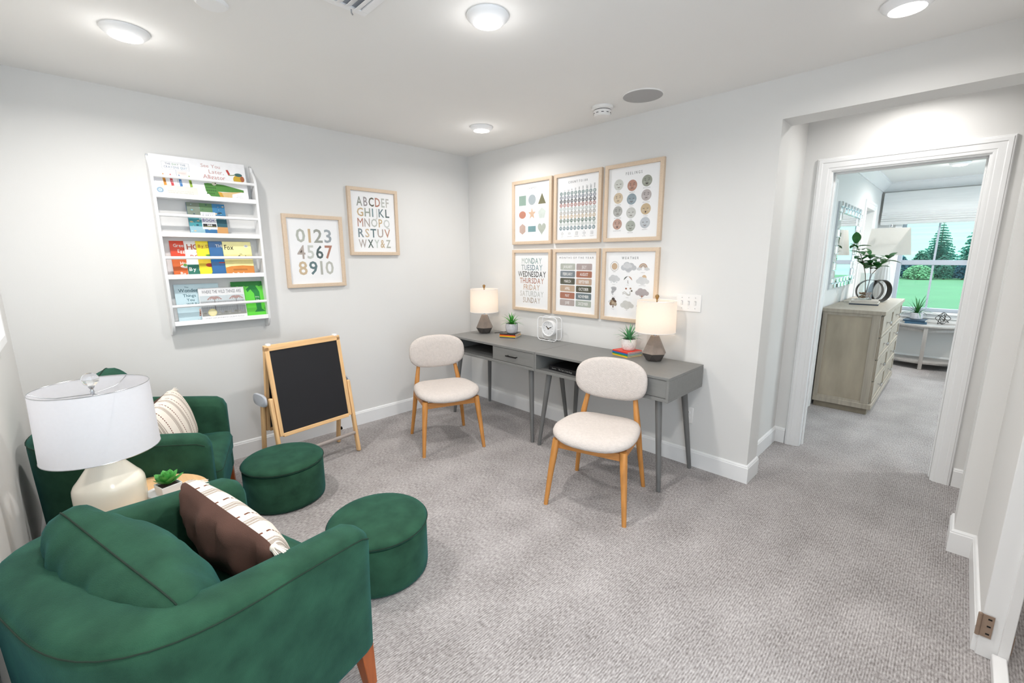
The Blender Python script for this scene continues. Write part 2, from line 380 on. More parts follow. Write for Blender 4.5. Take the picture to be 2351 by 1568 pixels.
w = MB(); w.box(VX-.2, DLX, D, D+.12, 0, H); w.box(DRX, 5.7, D, D+.12, 0, H); w.box(DLX, DRX, D, D+.12, DH, H); struct('wall_door', w, WALL)
# bedroom shell
BX, BY = 2.70, 5.20
w = MB(); w.box(BX-.14, BX, D+.12, 3.93, 0, H); w.box(BX-.14, BX, 4.62, BY+.14, 0, H); w.box(BX-.14, BX, 3.93, 4.62, 2.04, H); struct('wall_bedroom_left', w, WALL)
struct('wall_closet_back', bx(BX-.30, BX-.14, 3.80, 4.75, 0, H), WALL)
WX0, WX1, WZ0, WZ1 = 2.96, 3.70, .72, 2.06
w = MB(); w.box(BX-.14, WX0, BY, BY+.14, 0, H); w.box(WX1, 7, BY, BY+.14, 0, H); w.box(WX0, WX1, BY, BY+.14, 0, WZ0); w.box(WX0, WX1, BY, BY+.14, WZ1, H); struct('wall_window', w, WALL)

w = MB(); w.box(5.6, 5.72, D+.12, 1.5, 0, H); w.box(5.6, 5.72, 4.7, BY, 0, H); w.box(5.6, 5.72, 1.5, 4.7, 0, .6); w.box(5.6, 5.72, 1.5, 4.7, 2.2, H); struct('wall_bedroom_added', w, WALL)  # unseen wall, added to hold back side daylight, opened for the fill window
# baseboards: profile (offset from wall, z)
BP = [(0, 0), (.014, 0), (.014, .104), (.011, .108), (.011, .113), (.007, .120), (.004, .122), (0, .122)]
def baseboard(name, pts):
    """pts: floor polyline along the wall, room on the right-hand side when walking along it"""
    P = [Vector((p[0], p[1], 0)) for p in pts]; rings = []
    for i, p in enumerate(P):
        ns = []
        if i > 0: d = (P[i]-P[i-1]).normalized(); ns.append(Vector((d.y, -d.x, 0)))
        if i < len(P)-1: d = (P[i+1]-P[i]).normalized(); ns.append(Vector((d.y, -d.x, 0)))
        if len(ns) == 2: n = (ns[0]+ns[1]); n = n/(n.length_squared)*2
        else: n = ns[0]
        rings.append([tuple(p+n*o+Vector((0, 0, z))) for o, z in BP])
    struct(name, MB().loft(rings), TRIM, ang=25)
baseboard('baseboard_left', [(0, LY), (0, 0)])
baseboard('baseboard_back', [(0.0145, 0), (XC, 0), (XC, T), (VX+.0001, T)])
baseboard('baseboard_vestibule', [(VX, T+.002), (VX, D), (DLX-CW-.004, D)])
baseboard('baseboard_door', [(DRX+CW+.004, D), (4.1, D)])
baseboard('baseboard_pillar', [(XP, T), (XP, -.0043), (XR, -.0043), (XR, -.742)])
baseboard('baseboard_front', [(3.95, LY), (.0145, LY)])
baseboard('baseboard_bedroom_left', [(BX, D+.12), (BX, 3.85)])
baseboard('baseboard_window', [(BX+.0145, BY), (6.9, BY)])

# door casing: mitred profile around an opening in a y-plane (facing -y)
CP = [(0, 0), (0, .008), (.010, .011), (.016, .011), (.020, .014), (.052, .016), (.056, .020), (.074, .022), (.078, .018), (.082, .018), (.0866, .014), (.0866, 0)]
def casing_y(name, xl, xr, zt, y, parent=None, sgn=-1, sc=1.):
    rings = []
    for (x, z, dx, dz) in ((xl, 0, -1, 0), (xl, zt, -1, 1), (xr, zt, 1, 1), (xr, 0, 1, 0)):
        rings.append([(x+dx*o*sc, y+sgn*t, z+dz*o*sc) for o, t in CP])
    return struct(name, MB().loft(rings), TRIM, parent, ang=20)
def casing_x(name, y0, y1, zt, x, parent=None, sc=1.):
    rings = []
    for (y, z, dy, dz) in ((y0, 0, -1, 0), (y0, zt, -1, 1), (y1, zt, 1, 1), (y1, 0, 1, 0)):
        rings.append([(x+t, y+dy*o*sc, z+dz*o*sc) for o, t in CP])
    return struct(name, MB().loft(rings), TRIM, parent, ang=20)
jm = MB(); jm.box(DLX-.0, DLX+.012, D-.002, D+.122, 0, DH-.012); jm.box(DRX-.012, DRX, D-.002, D+.122, 0, DH-.012); jm.box(DLX, DRX, D-.002, D+.122, DH-.012, DH)
d1 = struct('door_1', jm, TRIM, bevel=.002)
casing_y('casing', DLX+.002, DRX-.002, DH-.002, D, d1)
sm = MB(); sm.box(DLX+.012, DLX+.022, D+.05, D+.085, 0, DH-.022); sm.box(DRX-.022, DRX-.012, D+.05, D+.085, 0, DH-.022); sm.box(DLX+.012, DRX-.012, D+.05, D+.085, DH-.022, DH-.012)
struct('door_stop', sm, TRIM, d1, bevel=.002)
casing_y('casing', DLX+.002, DRX-.002, DH-.002, D+.12, d1, sgn=1)
# right-hand doorway, close to the camera
d2 = struct('door_2', bx(XR-.002, XR+.080, -.757, -.745, 0, 2.06), TRIM, bevel=.002)
struct('door_stop', bx(XR+.052, XR+.080, -.767, -.757, 0, 2.05), TRIM, d2, bevel=.002)
def hinge(parent, x, y, z):
    h = MB(); h.tube([(0, 0, 0), (0, 0, .089)], .0065, 10); o = h.build('hinge', BRONZE, parent); o.location = (x, y, z)
    l = bx(.002, .036, -.0015, .0015, 0, .089).build('leaf_plate', BRONZE, o)
    for zz in (.012, .043, .072): MB().box(.020, .030, -.0022, -.0014, zz, zz+.006).build('screw', BLACKM, o)
    return o
hinge(d2, XR-.008, -.762, .085)
bx(XR+.0805, XR+.0835, -.757, -.745, .05, .125).build('strike_plate', BRONZE, d2)
struct('trim_1', bx(XR+.037, XR+.076, -1.62, -.768, 0, .038), TRIM, bevel=.004)
# bedroom trim: crown, closet casings
crn = [(0, 0), (0, -.115), (.012, -.115), (.018, -.10), (.028, -.092), (.07, -.045), (.080, -.03), (.09, -.022), (.09, 0)]
struct('trim_2', MB().loft([[(BX+o, D+.12, H+z) for o, z in crn], [(BX+o, BY-o, H+z) for o, z in crn], [(7, BY-o, H+z) for o, z in crn]]), TRIM, ang=20)
d3 = casing_x('door_3', 3.93, 4.62, 2.04, BX); d3['kind'] = 'structure'
d4 = casing_x('door_4', 1.32, 2.02, 2.06, BX); d4['kind'] = 'structure'
struct('door_panel', bx(BX+.001, BX+.008, 1.322, 2.018, 0, 2.055), TRIM, d4)

# bedroom window
wf = MB(); fr = .045
wf.box(WX0, WX0+fr, BY+.03, BY+.10, WZ0, WZ1); wf.box(WX1-fr, WX1, BY+.03, BY+.10, WZ0, WZ1); wf.box(WX0, WX1, BY+.03, BY+.10, WZ1-fr, WZ1); wf.box(WX0, WX1, BY+.03, BY+.10, WZ0, WZ0+fr)
w1 = struct('window_1', wf, M('window_vinyl', '#b4bac4', .4), bevel=.003)
VIN = MATS['window_vinyl']; xm = (WX0+WX1)/2
struct('sash_rail', bx(WX0+fr, WX1-fr, BY+.04, BY+.085, 1.34, 1.405), VIN, w1, bevel=.003)
for z0, z1, nm in ((1.405, WZ1-fr, 0), (WZ0+fr, 1.34, 1)):
    struct('muntin', bx(xm-.011, xm+.011, BY+.05, BY+.075, z0, z1), VIN, w1)
    for xa, xb in ((WX0+fr, xm-.011), (xm+.011, WX1-fr)): struct('pane', bx(xa, xb, BY+.061, BY+.065, z0, z1), WGLASS, w1)
struct('window_sill', bx(WX0-.06, WX1+.06, BY-.045, BY+.03, WZ0-.03, WZ0), TRIM, w1, bevel=.004)
struct('sill_apron', bx(WX0-.04, WX1+.04, BY-.016, BY, WZ0-.085, WZ0-.03), TRIM, w1, bevel=.003)
for xa, xb in ((WX0-.075, WX0), (WX1, WX1+.075)): struct('side_casing', bx(xa, xb, BY-.016, BY, WZ0, WZ1), TRIM, w1, bevel=.003)

w2 = MB()
for ya in (1.5, 2.55, 3.60, 4.65): w2.box(5.63, 5.69, ya, ya+.05, .6, 2.2)
w2.box(5.63, 5.69, 1.55, 4.65, .6, .65); w2.box(5.63, 5.69, 1.55, 4.65, 2.15, 2.2); w2 = struct('window_added', w2, VIN)  # unseen window, added to let more daylight into the bedroom
for ya in (1.55, 2.60, 3.65): struct('pane', bx(5.655, 5.66, ya, ya+1.0, .65, 2.15), WGLASS, w2)
# roman shade
rs = thing('roman_shade', 'white linen roman shade pulled up over the bedroom window', 'window shade', (3.31, BY-.04, 2.31))
MB().box(-.58, .58, -.03, .022, -.04, 0).build('head_rail', LINEN, rs, bevel=.004)
f = MB(); prof = [(-.035, -.01)]
for k in range(30):
    z = -.01-.255*k/29; prof.append((-.037-.002*math.sin(k*.4), z))
for k in range(5):
    z = -.27-.028*k; prof += [(-.040, z), (-.052-.004*k, z-.012), (-.046-.003*k, z-.026)]
prof += [(-.03, -.43), (-.02, -.40), (-.02, -.02)]
f.prism([(p[0], p[1]) for p in prof], 'x', -.58, .58); f.build('fold_cloth', LINEN, rs, ang=60)

# ================================================================== CEILING FIXTURES
def downlight(x, y, label, r=.088, beam=True):
    t = thing('downlight', label, 'ceiling light', (x, y, H), group='recessed ceiling lights')
    MB().lathe([(r*.98, 0), (r, -.004), (r*.97, -.010), (r*.80, -.024), (r*.68, -.030), (r*.66, -.026), (r*.60, -.004), (0.001, -.002)], 36).build('trim_ring', WHITE, t)
    MB().lathe([(.001, -.0335), (r*.4, -.033), (r*.62, -.0305), (r*.66, -.028), (r*.60, -.0255), (.001, -.0255)], 32).build('lens', LENS, t)
downlight(.905, -2.655, 'round lit ceiling downlight above the green armchairs, at the upper left')
downlight(2.10, -1.605, 'large-looking lit round downlight in the middle of the ceiling, nearest the air vent')
downlight(.88, -.58, 'small-looking lit downlight near the far ceiling corner above the desk')
downlight(3.33, -.50, 'lit downlight at the top edge in front of the doorway opening')
downlight(3.45, 3.95, 'lit downlight on the bedroom ceiling seen through the doorway')
t = thing('ceiling_speaker', 'flat round grey ceiling speaker grille above the feelings picture', 'speaker', (2.083, -.308, H))
MB().lathe([(.125, 0), (.125, -.004), (.121, -.006), (.119, -.0055), (.119, 0)], 48).build('bezel', CEIL, t)
MB().lathe([(.001, -.0058), (.1185, -.005), (.1185, -.001), (.001, -.001)], 48).build('grille', SPKR, t)
t = thing('smoke_detector', 'white round smoke detector with a slotted neck on the ceiling', 'smoke detector', (1.787, -.305, H))
MB().lathe([(.072, 0), (.073, -.006), (.070, -.015), (.060, -.020), (.059, -.022), (.001, -.022)], 40).build('mounting_base', PLASTIC, t)
MB().lathe([(.056, -.022), (.056, -.026), (.001, -.026)], 40).build('dark_slot', BLACKM, t)
b = MB().lathe([(.058, -.026), (.058, -.034), (.054, -.052), (.048, -.060), (.030, -.062), (.001, -.062)], 40).build('cover', PLASTIC, t)
for k in range(10):
    a = 2*PI*k/10; MB().box(-.008, .008, -.0012, .0012, -.045, -.042).build('vent_slot', BLACKM, b).matrix_local = Matrix.Rotation(a, 4, 'Z') @ Matrix.Translation((0, -.0565, 0))
t = thing('ceiling_cover_plate', 'plain white round blank cover plate on the ceiling at the top edge', 'cover plate', (1.415, -2.435, H))
MB().lathe([(.058, 0), (.058, -.003), (.050, -.010), (.001, -.011)], 36).build('disc', WHITE, t)
# vent: near corner at about (1.751,-1.967), louvers run along -x/-y
t = thing('air_vent', 'white louvred air vent register in the ceiling at the top edge', 'air vent', (1.915, -2.128, H), R_(0))
fm = MB()
vw, vl = .125, .165
fm.box(-vl, -vl+.03, -vw-.035, vw+.035, -.008, 0); fm.box(vl-.03, vl, -vw-.035, vw+.035, -.008, 0); fm.box(-vl+.03, vl-.03, vw+.005, vw+.035, -.008, 0); fm.box(-vl+.03, vl-.03, -vw-.035, -vw-.005, -.008, 0)
fm.build('vent_frame', WHITE, t, bevel=.002)
bx(-vl+.03, vl-.03, -vw-.005, vw+.005, -.002, 0).build('vent_shade_sheet', M('vent_shadow', '#9fa3ab', .8), t)  # grey sheet coloured as the shade behind the louvres
for k in range(7):
    y = -vw+.012+k*.0375
    o = bx(-vl+.03, vl-.03, -.016, .016, -.0008, .0008).build('louvre', WHITE, t); o.location = (0, y, -.009); o.rotation_euler = (R_(24), 0, 0)
o = MB().tube([(0, 0, 0), (0, 0, -.012), (.004, .003, -.02)], .003, 8).build('lever', SILVER, t); o.location = (-vl+.016, vw-.03, -.008)

# ================================================================== POSTERS
def poster(label, W, Hh, loc, rz, group):
    t = thing('wall_print', label, 'framed print', loc, rz, group)
    d, fw_ = .026, .027
    m = MB(); a, b = W/2, Hh/2
    sec = [(0, 0), (0, -d), (.003, -d-.001), (fw_-.003, -d-.001), (fw_, -d), (fw_, -.012), (fw_, 0)]
    rings = [[(sx*(a-o), y, sz*(b-o)) for o, y in sec] for sx, sz in ((-1, -1), (1, -1), (1, 1), (-1, 1))]
    m.loft(rings, closed=True); m.build('frame', FRAMEW, t, ang=25)
    bx(-a+fw_-.002, a-fw_+.002, -.011, -.001, -b+fw_-.002, b-fw_+.002).build('print_sheet', PAPER, t)
    bx(-a+fw_-.001, a-fw_+.001, -.0165, -.0150, -b+fw_-.001, b-fw_+.001).build('glass_pane', GLASS, t)
    return t, Art(W-2*fw_, Hh-2*fw_, -.011)
LG = 'wooden framed prints on the left wall'; BG = 'wooden framed learning prints above the desks'
SG, GO, GR, BL, DG, RU, TP, TN, PL, TE = '#b9bdb2', '#d9b88a', '#9b9f95', '#93a1a8', '#4d6465', '#c07a5f', '#b8a99f', '#cdbfb2', '#ccd3cd', '#5f7f84'
t, A = poster('pale wood frame with big pastel numbers 0 to 10 beside the bookshelf', .455, .55, (.0005, -1.570, 1.510), R_(90), LG)
for s, v0, v1, cols in (('0123', .155, .365, [SG, GO, '#a4a79c', '#a2acb3']), ('4567', .405, .615, [TP, '#cfd2ca', DG, RU]), ('8910', .65, .865, ['#dcbf96', TE, '#bcbdb2', '#c4c5ba'])):
    A.row(s, .16, .84, v0, v1, cols, 1, .035, iw=.36)
A.build('lettering', t)
t, A = poster('pale wood frame with pastel alphabet letters, higher and nearer the corner', .455, .55, (.0005, -1.055, 1.757), R_(90), LG)
for s, v0, v1, cols in (('ABCDEF', .09, .24, [GR, '#a39a9c', '#5d5a48', '#c58068', '#c4c7bf', '#c9c5bd']), ('GHIJKL', .27, .41, ['#d6b482', '#a2ab9d', '#6c9095', '#dcdcd8', TE, DG]),
                        ('MNOPQ', .44, .58, ['#c27a5e', TP, '#c4c8c0', '#d8b684', '#d3d6d2']), ('RSTUV', .61, .755, ['#7d9199', '#dcc09a', '#5d7a80', '#bba99f', '#cb8d72']), ('WXY&Z', .79, .93, [TP, '#4a6259', '#c9d2c8', '#d8b98c', '#b3b8ac'])):
    A.row(s, .13, .87, v0, v1, cols, 1, .028, iw=.34)
A.build('lettering', t)
PW, PHt = .466, .55
def bpost(label, x, z): return poster(label, PW, PHt, (x, -.0005, z), 0, BG)
# shapes
t, A = bpost('framed print headed SHAPES with nine coloured shapes, top left of six', .886, 1.849)
A.text('SHAPES', .5, .075, .108, '#4b4b4b', sp=.45, xs=.8)
cx = (.22, .5, .78); r = .105
A.rect(.22-.105, .205, .22+.105, .375, '#8fae9f'); A.ell(.5, .29, .108, '#a3b0b6'); A.poly([(.78, .195), (.89, .375), (.67, .375)], '#7b7852')
A.ell(.22, .535, .105, '#d2846a', asp=.76)
A.poly([(.5+.115*(1 if k % 2 == 0 else .42)*math.sin(PI*k/5), .53-.105*(1 if k % 2 == 0 else .42)*math.cos(PI*k/5)) for k in range(10)], '#e0b795')
A.poly([(.78+.115*math.sin(2*PI*k/5), .535-.1*math.cos(2*PI*k/5)) for k in range(5)], '#cfdad2')
A.poly([(.22+.105*math.sin(PI*k/3), .785-.095*math.cos(PI*k/3)) for k in range(6)], '#d0b0a2'); A.rect(.5-.112, .74, .5+.112, .84, '#6fa0a6')
hp = []
for k in range(24):
    a = 2*PI*k/24; hp.append((.78+.115*math.sin(a)**3, .785-.007*(13*math.cos(a)-5*math.cos(2*a)-2*math.cos(3*a)-math.cos(4*a))))
A.poly(hp, '#b5bdb0')
for i, s in enumerate('square circle triangle oval star pentagon hexagon rectangle heart'.split()): A.text(s, cx[i % 3], (.41, .655, .895)[i//3], (.425, .67, .91)[i//3], '#b9b9b9', sp=.2)
A.build('shape_artwork', t)
# count to 100
t, A = bpost('framed print headed COUNT TO 100 with rows of numbered dots, top middle', 1.3775, 1.849)
A.text('COUNT TO 100', .5, .075, .108, '#4b4b4b', sp=.4, xs=.8)
rc = ['#8fa5a5', '#8b93a0', '#55565c', '#bf8178', '#c2cdca', '#b9b5ae', '#d8bf9e', '#6d8a7c', '#ccd4cf', '#6e909b']
for j in range(10):
    u = .10+.0885*j
    for q in range(1 if j == 0 else (3 if j in (2, 7, 8) else 2)): A.rect(u-.016+q*.014, .218-.0075*j*(1 if q == 0 or j not in (2, 7, 8) else (.6, .85)[q-1]), u-.009+q*.014, .224, '#8b8b8b')
    for i in range(10):
        v = .262+.0615*i; A.ell(u, v, .037, rc[i], 0, n=12); A.text(str(10*i+j+1), u, v-.014, v+.014, '#f4f4f4', 1, sp=.08, xs=.9 if 10*i+j+1 < 100 else .6, layer=1)
for i, (s, c) in enumerate(zip('add subtract multiply divide equals'.split(), '+-x/=')):
    u = .14+.18*i; A.text(s, u, .94, .955, '#9a9a9a', sp=.2)
    bars = {'+': [((-.03, 0), (.03, 0)), ((0, -.025), (0, .025))], '-': [((-.03, 0), (.03, 0))], 'x': [((-.026, -.022), (.026, .022)), ((-.026, .022), (.026, -.022))], '/': [((-.034, 0), (.034, 0))], '=': [((-.03, -.011), (.03, -.011)), ((-.03, .011), (.03, .011))]}[c]
    for a, b in bars: A.line([(u+a[0], .90+a[1]), (u+b[0], .90+b[1])], .028, '#a9a9a9', 0)
    for a, b in bars: A.line([(u+a[0]*.93, .90+a[1]*.93), (u+b[0]*.93, .90+b[1]*.93)], .018, '#f3f3f4', 1)
    if c == '/':
        for dv in (-.03, .03): A.ell(u, .90+dv, .009, '#a9a9a9', 0); A.ell(u, .90+dv, .005, '#f3f3f4', 1)
A.build('number_artwork', t)
# feelings
t, A = bpost('framed print headed FEELINGS with twelve round faces, top right of six', 1.8735, 1.849)
A.text('FEELINGS', .5, .075, .112, '#3f3f42', sp=.45, xs=.75)
FX = (.205, .475, .755); FV = ((.235, .425, .615, .80), (.265, .455, .648, .835), (.225, .42, .61, .80))
FC = (('#d7d9d0', '#dec6a2', '#b2b2ac', '#c99a87'), ('#c58a74', '#93a7b2', '#cfd0ca', '#aeb5a8'), ('#9ea392', '#bfb4b2', '#d8ba8d', '#c1c8cf'))
FN = (('SHY', 'SCARED', 'WORRIED', 'SURPRISED'), ('ANGRY', 'SILLY', 'SAD', 'PROUD'), ('EXCITED', 'JEALOUS', 'TIRED', 'HAPPY'))
for i in range(3):
    for j in range(4):
        u, v, c = FX[i], FV[i][j], FC[i][j]; nm = FN[i][j]
        A.ell(u, v, .095, c, 0, n=22)
        for sx in (-1, 1):
            A.ell(u+sx*.052, v+.018, .022, '#'+''.join('%02x' % int(int(c[q:q+2], 16)*.72+225*.28) for q in (1, 3, 5)), 1, n=10)
            if nm in ('SHY', 'SAD', 'HAPPY', 'TIRED', 'SILLY', 'PROUD'): A.line([(u+sx*.052, v-.010), (u+sx*.036, v-.005), (u+sx*.02, v-.010)], .009, '#6b6660', 2)
            else: A.ell(u+sx*.034, v-.008, .008, '#4b4745', 2, n=8)
            if nm in ('ANGRY', 'WORRIED', 'JEALOUS', 'SCARED', 'SURPRISED', 'EXCITED'):
                dz = .008 if nm == 'ANGRY' else -.008; A.line([(u+sx*.052, v-.03-dz*.5), (u+sx*.022, v-.03+dz*.5)], .008, '#5d5855', 2)
        if nm in ('SURPRISED', 'TIRED'): A.ell(u, v+.04, .014, '#54403a', 2, asp=1.2, n=10)
        elif nm == 'EXCITED': A.ell(u, v+.028, .026, '#4c4640', 2, asp=1., n=12, a0=0, a1=180)
        elif nm in ('SAD', 'ANGRY', 'WORRIED', 'JEALOUS', 'SCARED'): A.line([(u-.022, v+.042), (u, v+.034), (u+.022, v+.042)], .01, '#6a5550', 2)
        else: A.line([(u-.022, v+.032), (u, v+.042), (u+.022, v+.032)], .01, '#6a5550', 2)
        A.text(nm, u, v+.088, v+.103, '#8b8b8b', sp=.25)
A.build('face_artwork', t)
# days
t, A = bpost('framed print listing MONDAY to SUNDAY in faded colours, bottom left of six', .886, 1.2515)
days = (('MONDAY', .20, .79, ['#b9c6bd', '#a9bfb8', '#93b1ac', '#6f9a98', '#8fb0ae', '#a9c0bd']), ('TUESDAY', .19, .81, ['#a9b4b8', '#9aa7b0', '#8796a3', '#7590a0', '#6d8d99', '#8aa5ac', '#9fb5b9']),
        ('WEDNESDAY', .09, .91, ['#5c5a4c', '#5a5648', '#4d4a41', '#4a4740', '#3f3d3a', '#3b3a38', '#3a3937', '#4a4a47', '#5a5955']), ('THURSDAY', .145, .855, ['#cf9078', '#cb846a', '#c87e64', '#c57a60', '#c2765c', '#c27a62', '#c98a74', '#cf9a86']),
        ('FRIDAY', .26, .74, ['#d9ac8d', '#d9ae90', '#dab294', '#d8b296', '#d9b59b', '#dcbca5']), ('SATURDAY', .155, .85, ['#dcdad4', '#d9d7d2', '#d6d6d2', '#d3d3cf', '#cfd0cd', '#cccdca', '#ced0cd', '#d2d4d1']), ('SUNDAY', .24, .76, ['#d8c8bb', '#d2bfb1', '#c4ad9c', '#bda695', '#c9b6a8', '#d0c1b5']))
for i, (s, u0, u1, cols) in enumerate(days): A.row(s, u0, u1, .095+.1185*i, .195+.1185*i, cols, 1, .012, iw=.2)
A.build('lettering', t)
# months
t, A = bpost('framed print headed MONTHS OF THE YEAR with coloured name tags, bottom middle', 1.3775, 1.2515)
A.text('MONTHS OF THE YEAR', .5, .075, .105, '#4b4b4b', sp=.4, width=.84)
mon = 'JANUARY FEBRUARY MARCH APRIL MAY JUNE JULY AUGUST SEPTEMBER OCTOBER NOVEMBER DECEMBER'.split()
mc = ['#bcc1b4', '#7f8b93', '#5a5845', '#cfab8a', '#bd6e50', '#bfaca6', '#b9a5a1', '#bd6f52', '#cfa88c', '#57553f', '#6f8086', '#b4bcae']
for i, s in enumerate(mon):
    c, rr = divmod(i, 6); u0 = (.11, .515)[c]; v0 = .185+.1205*rr
    A.rrect(u0, v0, u0+.375, v0+.105, .02, mc[i]); A.text(s, u0+.1875, v0+.03, v0+.076, '#f6f4f1', 1, sp=.06, xs=.62)
A.build('name_tag_artwork', t)
# weather
t, A = bpost('framed print headed WEATHER with small weather drawings, bottom right behind lamp', 1.8735, 1.2515)
A.text('WEATHER', .5, .075, .112, '#3f3f42', sp=.45, xs=.75)
WX = (.185, .475, .765); WV = (.22, .41, .60, .79)
def cloud(u, v, s, c, k=0):
    for du, dv, rr in ((-.07, .012, .045), (-.025, -.012, .055), (.035, -.006, .05), (.08, .014, .04), (0, .018, .06)): A.ell(u+du*s, v+dv*s, rr*s, c, k, asp=.85, n=12)
u, v = WX[0], WV[0]; A.ell(u, v, .062, '#d9b58e', 1)
for k in range(20): a = 2*PI*k/20; A.line([(u+.077*math.sin(a), v+.064*math.cos(a)), (u+.092*math.sin(a), v+.077*math.cos(a))], .012, '#9c8d7a', 0)
cloud(WX[1], WV[0], 1.35, '#c3c6cb'); cloud(WX[1]-.02, WV[0]-.015, .8, '#d5d7da', 1)
for rr, c in ((.085, '#b98f78'), (.07, '#ddc5a8'), (.055, '#a79a94'), (.04, '#d4b49e'), (.026, '#f3f3f4')): A.ell(WX[2], WV[0]+.02, rr, c, int((.1-rr)*80), n=14, a0=180, a1=360)
cloud(WX[2]-.075, WV[0]+.03, .45, '#d9dadc', 7); cloud(WX[2]+.075, WV[0]+.03, .45, '#d9dadc', 7)
cloud(WX[0], WV[1]-.01, 1.05, '#d2d4d6')
for k in (-1, 0, 1): A.line([(WX[0]+.06*k-.015, WV[1]+.05), (WX[0]+.06*k+.015, WV[1]+.05)], .008, '#c2cad2'); A.line([(WX[0]+.06*k, WV[1]+.038), (WX[0]+.06*k, WV[1]+.062)], .008, '#c2cad2')
for k, c in enumerate(('#4f5a50', '#8b8d80', '#d8b596', '#c98d6d')): A.poly([(WX[1], WV[1]-.05)] + [(WX[1]+.085*math.cos(R_(180+45*k+9*q)), WV[1]+.015+.062*math.sin(R_(180+45*k+9*q))) for q in range(6)], c)
A.line([(WX[1], WV[1]+.015), (WX[1], WV[1]+.055), (WX[1]+.015, WV[1]+.06)], .01, '#8b7d70')
A.ell(WX[2]+.03, WV[1]-.035, .045, '#dcb78a'); cloud(WX[2], WV[1]+.01, 1.1, '#dcdddf', 1)
for k in range(6): A.ell(WX[0]+.012*math.sin(k*1.3)-.004*k, WV[2]-.05+.02*k, .062-.009*k, '#a9a9ad' if k % 2 else '#b7b7bb', k, asp=.42, n=12)
for dv, su in ((0, 1), (.018, .7)): A.line([(WX[1]-.10+.2*q/10, WV[2]+.02+dv-.02*math.sin(q*.75)*su) for q in range(9)]+[(WX[1]+.05, WV[2]-.012+dv)], .014, '#c9c6c0')
for du, dv, c in ((-.03, -.05, '#b0684a'), (.06, -.055, '#b08a68'), (.085, -.02, '#6b6250')): A.ell(WX[1]+du, WV[2]+dv, .02, c, asp=.9, n=8)
cloud(WX[2], WV[2]-.01, 1.15, '#b9adaf'); A.poly([(WX[2]+.01, WV[2]+.03), (WX[2]-.02, WV[2]+.06), (WX[2], WV[2]+.058), (WX[2]-.01, WV[2]+.085), (WX[2]+.03, WV[2]+.048), (WX[2]+.01, WV[2]+.05)], '#b3684a', 2)
cloud(WX[0]-.05, WV[3]-.03, .5, '#dfe0e0')
for du, dv, c in ((0, -.065, '#4a3b30'), (-.03, -.03, '#a58a6b'), (.035, -.03, '#6b4a37'), (-.045, .005, '#8b6a4d'), (.045, .008, '#b8a58c'), (0, -.005, '#c0a98c')): A.ell(WX[0]+du, WV[3]+dv, .036, c, 1, n=10)
A.rect(WX[0]-.01, WV[3]+.01, WX[0]+.01, WV[3]+.065, '#7a4a2c', 2)
cloud(WX[1], WV[3], 1.2, '#d3d2cd'); A.ell(WX[2]-.06, WV[3]+.01, .03, '#b3523a', asp=1.2); A.ell(WX[2]+.02, WV[3], .04, '#d2a98a'); A.rect(WX[2]-.065, WV[3]+.03, WX[2]-.055, WV[3]+.06, '#7a4a2c')
for i, s in enumerate('sunny cloudy rainbow snowy rainy partly-cloudy tornado windy stormy foggy hail autumn'.split()): A.text(s.replace('-', ' '), WX[i % 3], WV[i//3]+.077, WV[i//3]+.09, '#a9a9a9', sp=.1)
A.build('weather_artwork', t)
# white frame on the near left wall (only its lower right corner shows)
t = thing('wall_print', 'white shadow box frame cut off at the left picture edge', 'framed print', (.875, LY+.0005, 1.44), R_(180))
m = MB(); a_, b_ = .29, .35; sec = [(0, 0), (0, -.03), (.035, -.03), (.035, -.008), (.035, 0)]
m.loft([[(sx*(a_-o), y, sz*(b_-o)) for o, y in sec] for sx, sz in ((-1, -1), (1, -1), (1, 1), (-1, 1))], closed=True); m.build('frame', WHITE, t, ang=25)
bx(-a_+.034, a_-.034, -.009, -.001, -b_+.034, b_-.034).build('print_sheet', M('ivory_sheet', '#efe6d2', .6), t)

# ================================================================== WALL SWITCHES
t = thing('light_switch', 'white triple toggle switch plate on the wall above the right desk lamp', 'light switch', (2.331, 0, 1.152))
bx(-.0855, .0855, -.006, 0, -.0585, .0585).build('plate', PLASTIC, t, bevel=.003)
for k in (-1, 0, 1):
    o = bx(-.005, .005, -.0115, -.0058, -.012, .012).build('toggle', PLASTIC, t, bevel=.0015); o.location = (k*.046, 0, 0); o.rotation_euler = (R_(12), 0, 0)
    MB().box(k*.046-.0065, k*.046+.0065, -.0064, -.0058, -.0145, .0145).build('toggle_slot', M('slot_grey', '#b5b2ae', .6), t)
    for z in (-.036, .036): MB().sphere((k*.046, -.006, z), .003, 8, 6, sc=(1, .5, 1)).build('screw', SILVER, t)
t = thing('wall_outlet', 'white duplex wall outlet low on the wall beside the right desk leg', 'outlet', (2.383, 0, .365))
bx(-.036, .036, -.006, 0, -.0585, .0585).build('plate', PLASTIC, t, bevel=.003)
for z in (-.020, .020):
    o = MB().lathe([(.001, -.0085), (.0155, -.0085), (.0165, -.006), (.0165, -.005)], 20).build('receptacle', PLASTIC, t); o.rotation_euler = (R_(-90), 0, 0); o.location = (0, -.0005, z)
    for dx, dz, w_, h_ in ((-.006, .004, .002, .007), (.006, .004, .002, .007), (0, -.007, .004, .004)): MB().box(dx-w_/2, dx+w_/2, -.0096, -.0088, z+dz-h_/2, z+dz+h_/2).build('slot', BLACKM, t)

